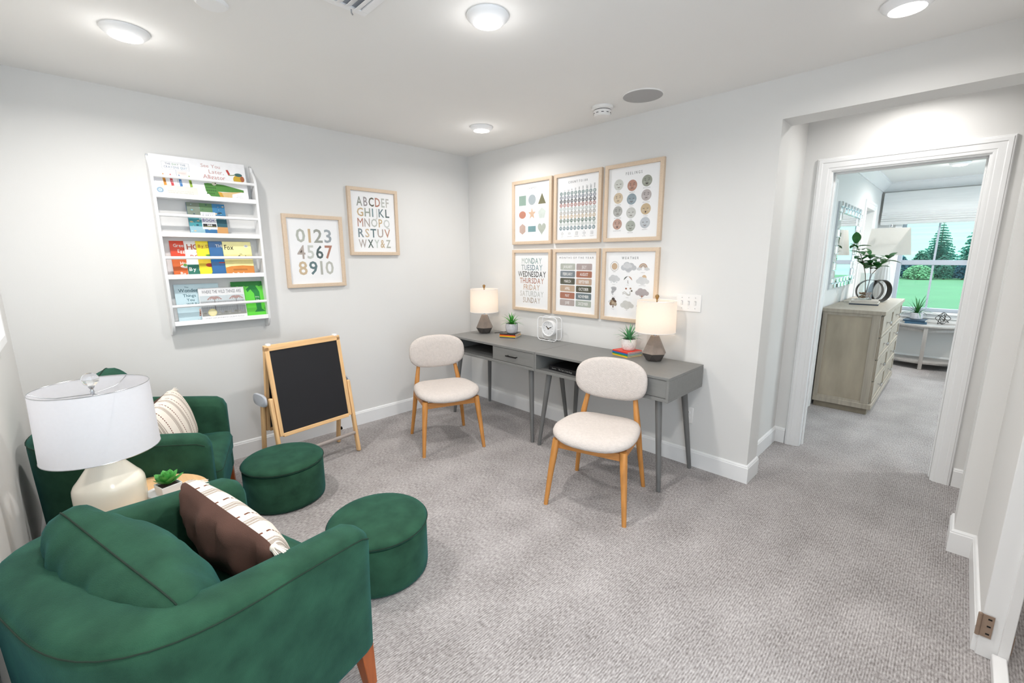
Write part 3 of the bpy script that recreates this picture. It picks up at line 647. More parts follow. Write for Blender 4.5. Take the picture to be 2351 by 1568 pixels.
# ================================================================== WALL BOOKSHELF
bs = thing('wall_bookshelf', 'white wall-hung kids book rack with four tiers and dowel rails', 'bookshelf', (0, -2.2535, 0), R_(90))
BW = .2895; DP = .10
pp = [(0, .968), (-.028, .966), (-.055, .975), (-.08, 1.0), (-DP, 1.035), (-DP, 1.955), (-.094, 1.985), (-.078, 2.012), (-.052, 2.035), (-.03, 2.052), (-.024, 2.078), (0, 2.079)]
for sx in (-1, 1):
    o = MB().prism(pp, 'x', -.0075, .0075).build('side_panel', WHITE, bs, bevel=.0015); o.location = (sx*(BW-.0075), 0, 0)
    k = MB().box(-.006, .006, -.012, -.0005, 2.079, 2.0885).build('hanging_bracket', SILVER, bs, bevel=.002); k.location = (sx*(BW-.0075), 0, 0)
iw = BW-.0152
TIER = (1.829, 1.594, 1.330, 1.031)
for z in TIER:
    sh = bx(-iw, iw, -DP+.012, -.001, z, z+.012).build('shelf', WHITE, bs)
    bx(-iw, iw, -DP, -DP+.0118, z, z+.029).build('front_lip', WHITE, sh, bevel=.0015)
    bx(-iw, iw, -.012, -.001, z+.012, z+.028).build('back_rail', WHITE, sh)
for z in (1.957, 1.726, 1.464, 1.156): MB().tube([(-iw, -DP+.011, z), (iw, -DP+.011, z)], .0100, 14).build('dowel', WHITE, bs)
def wall_book(label, y, z, Wd, Ht, th, cover, lean=9, yoff=.072, roll_=0, group=None):
    """upright book leaning on the wall; bottom edge front at depth yoff"""
    e = thing('picture_book', label, 'book', (yoff, y, z), 0, group, rot=(-R_(lean), R_(roll_), R_(90)))
    c = MB(); c.box(-Wd/2, Wd/2, -.0015, 0, 0, Ht); c.box(-Wd/2, Wd/2, th-.0015, th, 0, Ht); c.box(-Wd/2, -Wd/2+.0015, 0, th-.0015, 0, Ht)
    c.build('cover', cover, e); bx(-Wd/2+.0016, Wd/2-.004, .0001, th-.0016, .003, Ht-.003).build('page_block', M('book_pages', '#e9e4d8', .8), e)
    A = Art(Wd, Ht, -.0015)
    return e, A
def place_art(A, e, nm='cover_artwork'):
    A.dz = A.H/2; return A.build(nm, e)
def cov(h): return M('cover_'+h.lstrip('#'), h, .35, var=.03, vscale=(20, 20, 20))
G1 = 'picture books on the wall rack'
zb = TIER[0]+.0125
e, A = wall_book('white picture book with colourful crayon strips, top tier left', -2.400, zb, .262, .252, .012, cov('#eeeef1'), group=G1)
A.rect(.22, .15, .76, .34, '#c9ccd6'); A.rect(.227, .157, .753, .333, '#f1f1f4', 1)
A.text('THE DAY THE', .49, .18, .225, ['#9aa0b4', '#8b93a8', '#9aa0b4', '#7fb08a', '#8fb89a', '#9aa8a0', '#a9b7c4', '#93a4b8', '#8fa0b4'], 1, width=.40, layer=2)
A.text('CRAYONS QUIT', .49, .255, .305, ['#9aa0b4', '#8b93b0', '#93a4b8', '#9ab0c4', '#8b9fb8', '#93a8c0', '#8fa0b4', '#9ac0d4', '#a3bdd4', '#b0c8dc', '#b9cbd8', '#b5b9c8'], 1, width=.46, layer=2)
A.line([(.48, .34), (.49, .66)], .01, '#b5b5bd'); A.rrect(.50, .36, .70, .46, .02, '#f0e4e0', 1); A.text('crayons', .6, .39, .42, '#d9a9a0', sp=.1, layer=2)
for u, c, c2 in ((.22, '#f29a1f', '#c97410'), (.36, '#e23b3f', '#f08a90'), (.53, '#3d7fc9', '#7ab0e6'), (.73, '#9cc62e', '#6b8a1f')):
    A.poly([(u-.026, .50), (u+.026, .49), (u+.045, .73), (u-.008, .74)], c, 1); A.poly([(u-.004, .60), (u+.03, .595), (u+.036, .66), (u+.002, .665)], c2, 2); A.poly([(u-.026, .50), (u, .44), (u+.026, .49)], c, 1)
A.poly([(.14, .70), (.86, .75), (.86, .97), (.10, .93)], '#e6e2d6'); A.ell(.12, .86, .065, '#8fb0cc', 2); A.ell(.12, .86, .035, '#c5d8e6', 3); A.text('C', .12, .845, .875, '#6a90b0', 1, layer=4)
for k, s in enumerate(('pictures on the cover of this book', 'words all the way along')): A.text(s, .52, .85+.045*k, .868+.045*k, '#b3ae9f', sp=.1, width=.5)
place_art(A, e)
e, A = wall_book('white picture book with a long green snout, top tier right', -2.142, zb, .256, .252, .012, cov('#f0f0f2'), group=G1)
A.text('See You', .22, .10, .185, '#d59a94', sp=.08); A.text('Later,', .33, .235, .33, '#d08f88', sp=.08); A.text('Alligator', .27, .37, .47, '#cf837c', sp=.06)
A.poly([(.55, .20), (.60, .19), (.64, .30), (.60, .34)], '#d8332c'); A.line([(.60, .33), (.70, .32), (.76, .30)], .02, '#7d8a3e'); A.ell(.80, .43, .105, '#e8b51f', 1, asp=1.1); A.ell(.83, .30, .09, '#3d6f6b', 2, asp=.5); A.ell(.91, .40, .05, '#c2622e', 2, asp=1.5)
A.poly([(.02, .60), (.10, .585), (.45, .60), (.90, .70), (.90, .76), (.55, .78), (.30, .79), (.36, .99), (.28, .99), (.14, .93), (.04, .80)], '#4f9a35', 1); A.poly([(.30, .79), (.38, .80), (.88, .75), (.62, .83), (.60, .99), (.36, .99)], '#ecc27c', 2); A.poly([(.30, .79), (.38, .80), (.44, .99), (.36, .99)], '#e9a825', 3)
for k in range(14): A.ell(.07+.045*(k % 5), .70+.075*(k//5), .022, '#3a7a2a', 3, n=8)
A.ell(.24, .59, .05, '#e5e3c8', 4); A.ell(.27, .58, .015, '#222222', 5)
for k, s in enumerate(('Words by', 'Sally Hopgood', 'Pictures by', 'Emma Levey')): A.text(s, .78, .85+.04*k, .868+.04*k, '#b9b4bc', sp=.1)
place_art(A, e)
zb = TIER[1]+.0125
e, A = wall_book('blue ocean picture book with photo tiles, alone on the second tier', -2.268, zb, .212, .212, .016, cov('#1f5f86'), group=G1)
for u0, v0, u1, v1, c in ((0, 0, .33, .42, '#7d8b78'), (.33, 0, .66, .30, '#5c8a55'), (.66, 0, 1, .35, '#2b7fb8'), (0, .42, .38, .72, '#2f9aa6'), (0, .72, .38, 1, '#8fc0d0'), (.38, .80, .70, 1, '#1f6fae'), (.70, .42, 1, .72, '#1f5f70'), (.70, .72, 1, 1, '#dd9a4e')): A.rect(u0, v0, u1, v1, c)
for k in range(36):
    u, v = random.random(), random.random(); q = random.choice(('#c9b48a', '#3f7f5a', '#a7d6e6', '#15405f', '#e6c08a', '#6fbcd0')); A.ell(min(.95, max(.05, u)), min(.95, max(.05, v)), random.uniform(.012, .045), q, 1, asp=.6, n=7)
A.rect(.33, .27, .72, .80, '#eef0f4', 3); A.rect(.35, .63, .70, .73, '#23262b', 4)
A.text('THE FASCINATING', .525, .295, .325, '#8a92b8', 1, width=.34, layer=4); A.text('OCEAN', .525, .355, .435, '#3a4384', 1, width=.33, layer=4); A.text('BOOK', .525, .475, .57, '#6f5fa8', 1, width=.33, layer=4)
A.text('500', .525, .645, .70, '#f2f2f2', 1, sp=.1, layer=5); A.text('AMAZING FACTS', .525, .705, .722, '#cfd44a', 1, width=.3, layer=5)
place_art(A, e)
zb = TIER[2]+.0125
Hb = .232
def seuss(label, y, cover, off, th=.009): return wall_book(label, y, zb, .172, Hb, th, cov(cover), yoff=off, group=G1)
e, A = seuss('red-orange picture book with white lettering and a plate, third tier left', -2.400, '#e0421c', .036)
A.poly([(0, .48), (1, .42), (1, 1), (0, 1)], '#f0641a', 0)
for s, u, v in (('Green', .30, .085), ('Eggs', .36, .24), ('and', .34, .42), ('Ham', .38, .58)): A.text(s, u, v, v+.085, '#f4efe6', 1, sp=.06, xs=.9, layer=2)
A.ell(.42, .715, .19, '#eef0ee', 1, asp=.32); A.ell(.38, .675, .06, '#5aa53a', 2, asp=.9); A.text('By Dr.', .42, .87, .95, '#f6f1ea', 1, sp=.06, layer=2)
place_art(A, e)
e, A = seuss('white and teal picture book with red letters, second from left on third tier', -2.325, '#f0eeec', .046)
A.rect(0, .66, 1, 1, '#1f7f6b'); A.text('H', .16, .09, .235, '#d8552f', 1, layer=1); A.text('OP', .45, .09, .235, '#d8552f', 1, layer=1); A.text('on', .40, .27, .33, '#d8552f', 0, layer=1); A.text('POP', .36, .39, .50, '#d8552f', 1, layer=1); A.text('By Dr.', .34, .74, .84, '#f1f3f0', 1, layer=1)
place_art(A, e)
e, A = seuss('bright yellow picture book, middle of the five on the third tier', -2.262, '#f3dc12', .056)
A.rect(0, .48, 1, .70, '#efc80f', 0); A.text('By Dr.', .30, .10, .18, '#d3791c', 1, layer=1); A.ell(.38, .40, .12, '#4faa3a', 1, asp=.3); A.ell(.35, .68, .13, '#d8301f', 1, asp=.55); A.poly([(.33, .98), (.42, .86), (.5, .9), (.47, 1)], '#2f93c4', 1)
place_art(A, e)
e, A = seuss('deep blue picture book with THE in white, fourth on the third tier', -2.193, '#145f9a', .066)
A.text('THE', .36, .09, .17, '#f2f2f2', 1, sp=.06, layer=1); A.rect(.26, .60, .5, .63, '#d83a28', 1)
place_art(A, e)
e, A = seuss('pale yellow and orange picture book on top of the overlapping row, third tier right', -2.1155, '#f0e7a0', .076)
A.rect(0, .38, 1, .68, '#eee08a'); A.poly([(0, .76), (.2, .72), (.6, .70), (1, .72), (1, 1), (0, 1)], '#f08a28', 1); A.text('Fox', .21, .10, .235, '#2b2620', 1, sp=.04, xs=.75, layer=2); A.text('in', .60, .33, .39, '#4a4030', 0, layer=2); A.text('Socks', .70, .40, .51, '#2b2620', 1, sp=.04, xs=.8, layer=2)
A.text('By Dr. Seuss', .52, .905, .98, '#f7f3ea', 1, sp=.06, width=.62, layer=2); A.ell(.82, .13, .075, '#f7f5ea', 2, asp=.8); A.ell(.82, .13, .05, '#c5c8cf', 3, asp=.8); A.rect(.25, .80, .75, .85, '#c9701f', 2)
place_art(A, e)
zb = TIER[3]+.0125
e, A = wall_book('pale blue picture book with teal script lettering, bottom tier left', -2.374, zb, .248, .252, .010, cov('#bcd3da'), yoff=.055, group=G1)
A.text('The', .27, .06, .095, '#3f7080', 1); 
for s, u, v, h in (('Wonderful', .36, .12, .085), ('Things', .31, .26, .075), ('You', .32, .375, .07), ('Will Be', .36, .49, .065)): A.text(s, u, v, v+h, '#3d6f7e', 1, sp=.06, xs=.95)
A.text('Emily', .46, .93, .955, '#6a8f9a'); A.poly([(.48, .66), (.58, .64), (.56, .80), (.46, .86)], '#d9683a', 1)
for k in range(4): A.line([(.47, .68+.045*k), (.575, .66+.045*k)], .02, '#f0e4d8', 2)
A.ell(.62, .38, .08, '#d9906a', 1)
place_art(A, e)
e, A = wall_book('bright green picture book with a tall curved tree, bottom tier right', -2.075, zb, .200, .256, .010, cov('#5fd03a'), yoff=.058, group=G1)
A.rect(0, 0, 1, .09, '#1c8a2c', 1)
for k in range(14): A.ell(.04+.07*k, .09+.012*math.sin(k*2.2), .06, '#1c8a2c', 1, n=8)
A.poly([(.60, .10), (.76, .13), (.86, .30), (.86, .78), (.98, .86), (.62, .86), (.70, .78), (.68, .34), (.58, .22), (.48, .30), (.44, .22)], '#159a3a', 2); A.text('Giving', .765, .42, .455, '#d8f5d0', 1, width=.13, layer=3); A.text('Tree', .765, .50, .535, '#d8f5d0', 1, width=.10, layer=3)
place_art(A, e)
e, A = wall_book('grey landscape picture book with palm drawings in front, bottom tier middle', -2.240, zb, .268, .222, .010, cov('#e9e9ea'), yoff=.077, roll_=0, group=G1)
A.rect(0, .0, 1, .22, '#e4e4e6', 0); A.text('WHERE THE WILD THINGS ARE', .50, .07, .165, '#77777c', 1, width=.86, sp=.1, layer=2)
A.rect(.01, .23, .99, .85, '#a9adb0', 1); A.rect(.01, .23, .99, .40, '#c2cdd2', 2); A.rect(.01, .72, .99, .85, '#8f8f88', 2)
for u in (.32, .80):
    A.line([(u, .33), (u-.01, .80)], .014, '#6f6560', 3)
    for q in range(8): a = PI*(.05+.9*q/7); A.line([(u, .34), (u+.10*math.cos(a), .30-.05*math.sin(a)), (u+.16*math.cos(a), .36)], .02, '#b08a84', 4)
for k in range(26): u = .04+.036*k; A.line([(u, .45+.05*math.sin(k*1.7)), (u+.015*math.cos(k), .82)], .006, '#7b7f82', 3)
for k in range(12): A.ell(.08+.075*k, .76+.03*math.sin(k*2.), .035, ('#77786f', '#9a9a94', '#8a8f98')[k % 3], 4, asp=.6, n=8)
A.ell(.235, .745, .095, '#e8d98a', 6, n=20); A.ell(.235, .745, .075, '#efe3a4', 7, n=20)
A.text('STORY AND PICTURES BY MAURICE SENDAK', .5, .90, .955, '#a5a5aa', 1, width=.86, sp=.1, layer=2)
place_art(A, e)

# ================================================================== EASEL
ez = thing('chalkboard_easel', 'wooden folding childrens easel with a black chalkboard on the carpet by the left wall', 'easel', (.4895, -1.857, 0), R_(90)+.144)
# local: x along the board (to the right in the photo), -y = front
EW = .488; AL = .151
def slab(parent, name, mat, x0, x1, t0, t1, s0, s1, side=-1, off=(0, 0), bevel=.003):
    """board piece on the front (side=-1) or back (+1) leaf; s along the slope from the floor, t thickness outwards"""
    o = bx(x0, x1, min(t0, t1), max(t0, t1), s0, s1).build(name, mat, parent, bevel=bevel)
    yf = -.0 if side < 0 else .0
    base = -.074 if side < 0 else .206
    o.location = (0, base, 0); o.rotation_euler = (-R_(0)+ (-AL if side < 0 else AL), 0, 0)
    return o
hb = EW/2
slab(ez, 'chalkboard', BLACK, -hb, hb, -.006, .004, .31, .868, bevel=0)
slab(ez, 'back_board', BLACK, -hb, hb, -.004, .006, .31, .868, 1, bevel=0)
for sd in (-1, 1):
    for sx in (-1, 1):
        x = sx*(hb+.011)
        slab(ez, 'stile', PINE, x-.013, x+.013, -.012, .010, .295, .895, sd)
    slab(ez, 'bottom_rail', PINEH, -hb, hb, -.012, .010, .286, .312, sd)
    for sx in (-1, 1):
        x = sx*(hb+.040)
        o = slab(ez, 'leg', PINE, x-.012, x+.012, -.018, .018, .004, .56, sd, bevel=.008)
    slab(ez, 'top_rail', PINEH, -hb-.024, hb+.024, -.012, .012, .868, .905, sd)
tz = .895
for sx in (-1, 1):
    bx(sx*(hb-.005)-.012, sx*(hb-.005)+.012, .050, .082, .866, .9068).build('top_clip', WHITE, ez, bevel=.003)
    kn = MB(); n = 28
    ring = lambda x, s: [(x, .108+.088*s*math.copysign(abs(math.cos(2*PI*k/n))**.55, math.cos(2*PI*k/n)), .53+.042*s*math.copysign(abs(math.sin(2*PI*k/n))**.75, math.sin(2*PI*k/n))) for k in range(n)]
    xo = sx*(hb+.054)
    kn.loft([ring(xo, .95), ring(xo+sx*.003, 1), ring(xo+sx*.014, 1), ring(xo+sx*.018, .93)]); kn.build('hinge_bracket', GREYP, ez)
    MB().tube([(sx*(hb+.0545), .178, .12), (sx*(hb+.062), .178, .12)], .013, 14).build('foot_knob', BLACKM, ez)
MB().tube([(-hb-.027, -.054, .150), (hb+.027, -.054, .150)], .0135, 14).build('paper_rod', GREYROD, ez)

# ================================================================== DINING CHAIRS
def spow(v, p): return math.copysign(abs(v)**p, v)
def make_chair(label, loc, rz):
    t = thing('dining_chair', label, 'chair', loc, rz, group='cream upholstered oak chairs')
    # seat: superellipse cushion, slightly saddle shaped
    a, b0, e = .240, .248, 3.0; N = 40; rings = []
    for sc, z in ((.90, -.022), (.97, -.018), (1, -.006), (1, .004), (.975, .020), (.91, .031), (.78, .038), (.55, .042), (.28, .043), (.05, .043)):
        ring = []
        for k in range(N):
            q = 2*PI*k/N; x = a*sc*spow(math.cos(q), 2/e); y = b0*sc*spow(math.sin(q), 2/e); y += .012
            x *= 1+.10*(y/.25); ring.append((x, y, .425+z+.020*(x/.238)**2-.010*max(0, (y-.12)/.13)**2))
        rings.append(ring)
    MB().loft(rings).build('seat', BOUCLE, t, ang=180)
    # backrest
    a, hb_, e = .231, .134, 2.7; rings = []
    for sc, yy in ((.05, -.0285), (.5, -.0275), (.85, -.024), (.96, -.016), (1, -.002), (.97, .012), (.86, .021), (.6, .026), (.3, .028), (.05, .028)):
        ring = []
        for k in range(N):
            q = 2*PI*k/N; x = a*sc*spow(math.cos(q), 2/e); z = hb_*sc*spow(math.sin(q), 2/e)
            ring.append((x, -.235+yy+.05*(x/.238)**2-.10*z, .697+z))
        rings.append(ring)
    MB().loft(rings).build('backrest', BOUCLE, t, ang=180)
    def legm(path, r0): 
        m = MB(); rings = []
        for (x, y, z), r in zip(path, r0): rings.append([(x+r*spow(math.cos(2*PI*k/12), .8), y+r*spow(math.sin(2*PI*k/12), .8), z) for k in range(12)])
        return m.loft(rings)
    for sx in (-1, 1):
        legm([(sx*.237, .247, 0), (sx*.222, .222, .18), (sx*.205, .195, .35), (sx*.200, .187, .405)], (.0125, .0165, .021, .021)).build('leg', OAKLEG, t, ang=60)
        legm([(sx*.228, -.247, 0), (sx*.205, -.222, .20), (sx*.186, -.205, .38), (sx*.172, -.207, .48), (sx*.148, -.232, .62)], (.0125, .016, .020, .0185, .013)).build('leg', OAKLEG, t, ang=60)
        m = MB(); m.loft([[(sx*.196-.009, y, z) for z in (.352, .398)]+[(sx*.196+.009, y, z) for z in (.398, .352)] for y in (-.19, .175)]); m.build('side_rail', OAKRAIL, t)
    m = MB(); rings = []
    for k in range(9): x = -.185+.37*k/8; y = .197-.012*(x/.185)**2; rings.append([(x, y-.009, .35+.006*(1-(x/.185)**2)), (x, y-.009, .395), (x, y+.009, .395), (x, y+.009, .35+.006*(1-(x/.185)**2))])
    m.loft(rings).build('front_rail', OAKRAIL, t)
    bx(-.17, .17, -.216, -.198, .352, .395).build('back_rail', OAKRAIL, t)
    return t
make_chair('cream boucle chair with oak legs in front of the left desk, nearest the easel', (.828, -.966, 0), R_(-21-90))
make_chair('cream boucle chair with oak legs in front of the right desk, nearer the camera', (2.188, -.812, 0), R_(-74-90))

# ================================================================== DESKS
def make_desk(label, x0, x1):
    t = thing('writing_desk', label, 'desk', ((x0+x1)/2, -.2785, 0), 0, 'grey mid-century desks')
    w = (x1-x0)/2-.0008; dp = .2485; z0, z1 = .597, .750; th = .017; f = -dp
    bx(-w, w, -dp, dp, z1-th, z1).build('top', DESK, t, bevel=.0015)
    bx(-w, w, -dp, dp, z0, z0+th).build('bottom_panel', DESK, t, bevel=.0015)
    for sx in (-1, 1): bx(min(sx*w, sx*(w-th)), max(sx*w, sx*(w-th)), -dp, dp, z0+th, z1-th).build('side_panel', DESK, t)
    bx(-w+th, w-th, dp-.008, dp, z0+th, z1-th).build('back_panel', DESK, t)
    xd = .068
    bx(xd-.008, xd+.008, -dp+.010, dp-.008, z0+th, z1-th).build('divider', DESK, t)
    # inner bead round the face
    m = MB(); sec = [(0, 0), (.005, .0), (.005, .006), (0, .006)]
    bx(-w+th, w-th, -dp+.004, -dp+.010, z0+th, z0+th+.005).build('bead', DESK, t)
    dr = bx(xd+.0105, w-th-.0025, -dp+.006, -dp+.022, z0+th+.007, z1-th-.0025).build('drawer', DESK, t, bevel=.001)
    xh = (xd+.0105+w-th-.0025)/2; zh = (z0+z1)/2+.002
    h = MB().tube([(xh-.050, f+.006, zh), (xh-.050, f-.018, zh)], .004, 8).tube([(xh+.050, f+.006, zh), (xh+.050, f-.018, zh)], .004, 8).tube([(xh-.058, f-.018, zh), (xh+.058, f-.018, zh)], .0055, 10)
    h.build('handle', BLACKM, dr)
    for sx in (-1, 1):
        for sy in (-1, 1):
            bxp = sx*(w-.095); byp = sy*(dp-.07); tx = sx*(w-.035); ty = sy*(dp-.022)
            m = MB(); m.tube([(bxp, byp, z0), (bxp+(tx-bxp)*.02, byp+(ty-byp)*.02, z0-.012), (tx, ty, 0)], [.022, .0215, .0135], 16); m.build('leg', DESKLEG, t, ang=50)
    return t
make_desk('grey writing desk in the room corner with an empty open cubby and a drawer', .3095, 1.3928)
make_desk('grey writing desk on the right with a black book in its cubby', 1.3934, 2.4762)
bk = thing('closed_book', 'large black hardcover book lying in the right desk cubby', 'book', (1.64, -.345, .6145), R_(-3))
m = MB(); m.box(-.16, .16, -.115, .115, 0, .003); m.box(-.16, .16, -.115, .115, .032, .035); m.box(-.16, .16, -.115, -.112, .003, .032); m.build('cover', cov('#17171a'), bk, bevel=.001)
bx(-.157, .157, -.1118, .112, .0032, .0318).build('page_block', M('book_pages', '#e9e4d8', .8), bk)
A = Art(.32, .035, -.115); A.text('The Year of the Dogs', .52, .35, .68, '#b9b9b4', sp=.1, xs=.8); A.text('Vincent Musi', .17, .40, .62, '#c9c9c4', sp=.1, xs=.7); A.rect(.88, .2, .885, .8, '#8b8b88')
o = A.build('spine_lettering', bk); o.location = (0, 0, .0175)

# ================================================================== DESK LAMPS
def make_lamp(label, loc, rz):
    t = thing('table_lamp', label, 'lamp', loc, rz, 'faceted desk lamps with white drum shades')
    z1, z2, r0, r1, r2 = .055, .175, .050, .086, .030
    def hexr(r, z, off): return [Vector((r*math.cos(R_(60*k+off)), r*math.sin(R_(60*k+off)), z)) for k in range(6)]
    lo = MB(); b = hexr(r0, 0, 30); md = hexr(r1, z1, 0); tp = hexr(r2, z2, 0)
    vs = b+md; fs = [tuple(range(5, -1, -1))]
    for k in range(6): fs += [(k, (k+1) % 6, 6+(k+1) % 6), (k, 6+(k+1) % 6, 6+k)]
    lo.add(vs, fs+[tuple(range(6, 12))]); lo.build('lower_base', LAMPBK, t, smooth=False)
    up = MB(); up.loft([[v+Vector((0, 0, .0003)) for v in md], tp]); up.build('upper_base', LAMPDK, t, smooth=False)
    MB().lathe([(.010, z2), (.010, z2+.10)], 12).build('neck', SILVER, t)
    sh = MB(); n = 48; zb, zt = .205, .418
    sh.loft([[(r*math.cos(2*PI*k/n), r*math.sin(2*PI*k/n), z) for k in range(n)] for r, z in ((.134, zb), (.130, zt))], cap=False); so_ = sh.build('lamp_shade', SHADE, t)
    for r, z in ((.134, zb), (.130, zt)): MB().tube([(r*math.cos(2*PI*k/n), r*math.sin(2*PI*k/n), z) for k in range(n)], .0016, 6, closed=True).build('shade_rim', WHITE, so_)
    sp = MB()
    for k in range(3): a = 2*PI*k/3; sp.tube([(0, 0, zt-.012), (.130*math.cos(a), .130*math.sin(a), zt-.002)], .0018, 6)
    sp.build('spider', SILVER, so_)
    MB().tube([(0, 0, z2+.1), (0, 0, zt-.01)], .003, 6).build('harp_rod', SILVER, t)
    MB().lathe([(.004, zt-.012), (.004, zt+.006), (.009, zt+.012), (.010, zt+.018), (.013, zt+.024), (.014, zt+.031), (.010, zt+.039), (.002, zt+.042)], 16).build('finial', BRASSM, t)
    MB().sphere((.0, .0, .30), .024, 12, 8, sc=(1, 1, 1.2)).build('bulb', M('warm_bulb', '#fff1df', .4, emit=('#ffdcae', 7)), t)
    l = bpy.data.lights.new('lamp_bulb', 'POINT'); l.energy = LAMP_W; l.color = (1, .82, .62); l.shadow_soft_size = .032
    lo_ = bpy.data.objects.new('lamp_bulb', l); COL.objects.link(lo_); lo_.parent = t; lo_.location = (0, 0, .30)
    return t
LAMP_W = 1.0
make_lamp('lit desk lamp with faceted dark base and white drum shade, in the room corner', (.465, -.214, .75), R_(12))
make_lamp('lit desk lamp with faceted dark base and white drum shade, at the right desk end', (2.175, -.150, .75), R_(-10))
tag(MB().tube([(.548, -.160, .7535), (.57, -.12, .7535), (.585, -.095, .757), (.60, -.07, .7605), (.625, -.045, .757), (.63, -.029, .745), (.63, -.0145, .70), (.63, -.0145, .45)], .003, 8).build('power_cord', M('dark_cord', '#3f3a36', .6)), 'thin dark power cord trailing off the desk behind the corner lamp', 'cord')

# ================================================================== PLANTS ON BOOK STACKS
def flat_book(name_label, w, d, h, loc, rz, col, spine_text=None, tcol='#f2f2f0', group=None, top=None):
    t = thing('closed_book', name_label, 'book', loc, rz, group)
    m = MB(); m.box(-w/2, w/2, -d/2, d/2, 0, .0014); m.box(-w/2, w/2, -d/2, d/2, h-.0014, h); m.box(-w/2, w/2, -d/2, -d/2+.0014, .0014, h-.0014)
    m.build('cover', cov(col), t); bx(-w/2+.002, w/2-.002, -d/2+.0016, d/2-.003, .0015, h-.0015).build('page_block', M('book_pages', '#e9e4d8', .8), t)
    if spine_text:
        A = Art(w, h, -d/2); A.text(spine_text, .5, .28, .72, tcol, 1, sp=.12); o = A.build('spine_lettering', t); o.location = (0, 0, h/2)
    return t
def stack(c, rz, cols, names, w, d, g):
    z = .7502
    for i, (col, nm) in enumerate(zip(cols, names)):
        h = .0098; flat_book(nm, w, d, h-.0003, (c[0]+(i % 2)*.001, c[1]-(i % 3)*.001, z), rz+R_((i*37 % 5)-2)*.5, col, None, group=g); z += h
    return z
z1 = stack((.797, -.195), R_(24), ('#4d5560', '#e8c020', '#d9531f', '#2b2624'), ('slate grey thin book, bottom of the stack under the left desk plant', 'yellow thin book, second from bottom under the left desk plant', 'orange thin book, second from top under the left desk plant', 'black thin book, directly under the grey pot on the left desk'), .150, .150, 'thin books under the left desk plant')
z2 = stack((1.951, -.125), R_(-13), ('#edbf1d', '#2f8f4e', '#1f63ad', '#dc3a26'), ('yellow thin book, bottom of the stack under the right desk plant', 'green thin book, second from bottom under the right desk plant', 'blue thin book, second from top under the right desk plant', 'red thin book, directly under the white pot on the right desk'), .150, .150, 'thin books under the right desk plant')
def blade(L, w, curl, fold=.25, n=7):
    m = MB(); rings = []
    for i in range(n):
        s = i/(n-1); a = curl*s; x = L*(math.sin(a)/max(curl, .01)) if curl else 0
        z = L*s*math.cos(curl*s*.6); r = L*s*math.sin(curl*s*.75)
        ww = w*(1-s)**.7*(.75+.6*s*(1-s)*2)+.0006; th = max(.0004, ww*.22)
        rings.append([(r, -ww, z+ww*fold), (r+th, 0, z), (r, ww, z+ww*fold), (r-th, 0, z+th)])
    return m.loft(rings)
def blades(t, n, L, w, z, mat, spread=1.0, seed=1, rad=.012, k0=0):
    rn = random.Random(seed); ms = []
    for q in range(5): ms.append(blade(L, w, .25+.28*q))
    meshes = []
    for i in range(n):
        f = i/n; q = min(4, int(f*5)); a = i*2.39996+k0
        if len(meshes) <= q: o = ms[q].build('leaf', mat, t, ang=80); meshes.append(o.data)
        else: o = bpy.data.objects.new('leaf', meshes[q]); COL.objects.link(o); o.parent = t
        s = (1-.25*f)*rn.uniform(.85, 1.1); tilt = (.04+.66*f)*spread
        o.matrix_local = Matrix.Translation((rad*f*math.cos(a), rad*f*math.sin(a), z)) @ Matrix.Rotation(a, 4, 'Z') @ Matrix.Rotation(tilt, 4, 'Y') @ Matrix.Scale(s, 4)
def pot(t, prof, mat, zsoil, rs): MB().lathe(prof, 32).build('pot', mat, t); MB().lathe([(.001, zsoil+.002), (rs*.6, zsoil+.003), (rs, zsoil), (rs, zsoil-.003), (.001, zsoil-.003)], 20).build('soil', SOIL, t)
def pot_prof(r, h): return [(.001, 0), (r*.70, 0), (r*.78, .003), (r*.93, h*.22), (r, h*.55), (r*.985, h*.9), (r*.97, h), (r*.88, h), (r*.88, h*.82), (.001, h*.82)]
t = thing('potted_plant', 'spiky green plant in a grey ribbed pot on the left desk', 'plant', (.815, -.195, z1))
pot(t, pot_prof(.056, .085), STONEPOT, .073, .049); blades(t, 30, .118, .0095, .072, LEAF, 1.0, 3)
t = thing('potted_plant', 'spiky blue-green plant in a white textured pot on the right desk', 'plant', (1.958, -.118, z2))
pot(t, pot_prof(.054, .082), WPOT, .070, .047); blades(t, 30, .122, .0095, .069, LEAFB, 1.0, 5, k0=1)

# ================================================================== DESK CLOCK
ck = thing('desk_clock', 'white wire-frame desk clock with a round face between the two plants', 'clock', (1.172, -.092, .7505), R_(5))
def rsq(w, h, r, y, z0, n=6):
    p = []
    for cx_, cz, a0 in ((w/2-r, z0+r, -90), (w/2-r, z0+h-r, 0), (-w/2+r, z0+h-r, 90), (-w/2+r, z0+r, 180)):
        for k in range(n+1): a = R_(a0+90*k/n); p.append((cx_+r*math.cos(a), y, cz+r*math.sin(a)))
    return p
for y in (-.035, .035): MB().tube(rsq(.200, .200, .033, y, .0065), .0035, 8, closed=True).build('wire_frame', WHITE, ck)
for x, z in ((-.1, .108), (.1, .108), (0, .0065), (0, .2065)): MB().tube([(x, -.035, z), (x, .035, z)], .003, 8).build('cross_bar', WHITE, ck)
for sx in (-1, 1): MB().tube([(sx*.1, 0, .108), (sx*.068, 0, .108)], .003, 8).build('support_rod', WHITE, ck)
for x in (-.06, .06):
    for y in (-.035, .035): MB().lathe([(.004, 0), (.004, .004)], 8, (x, y, 0)).build('foot', BLACKM, ck)
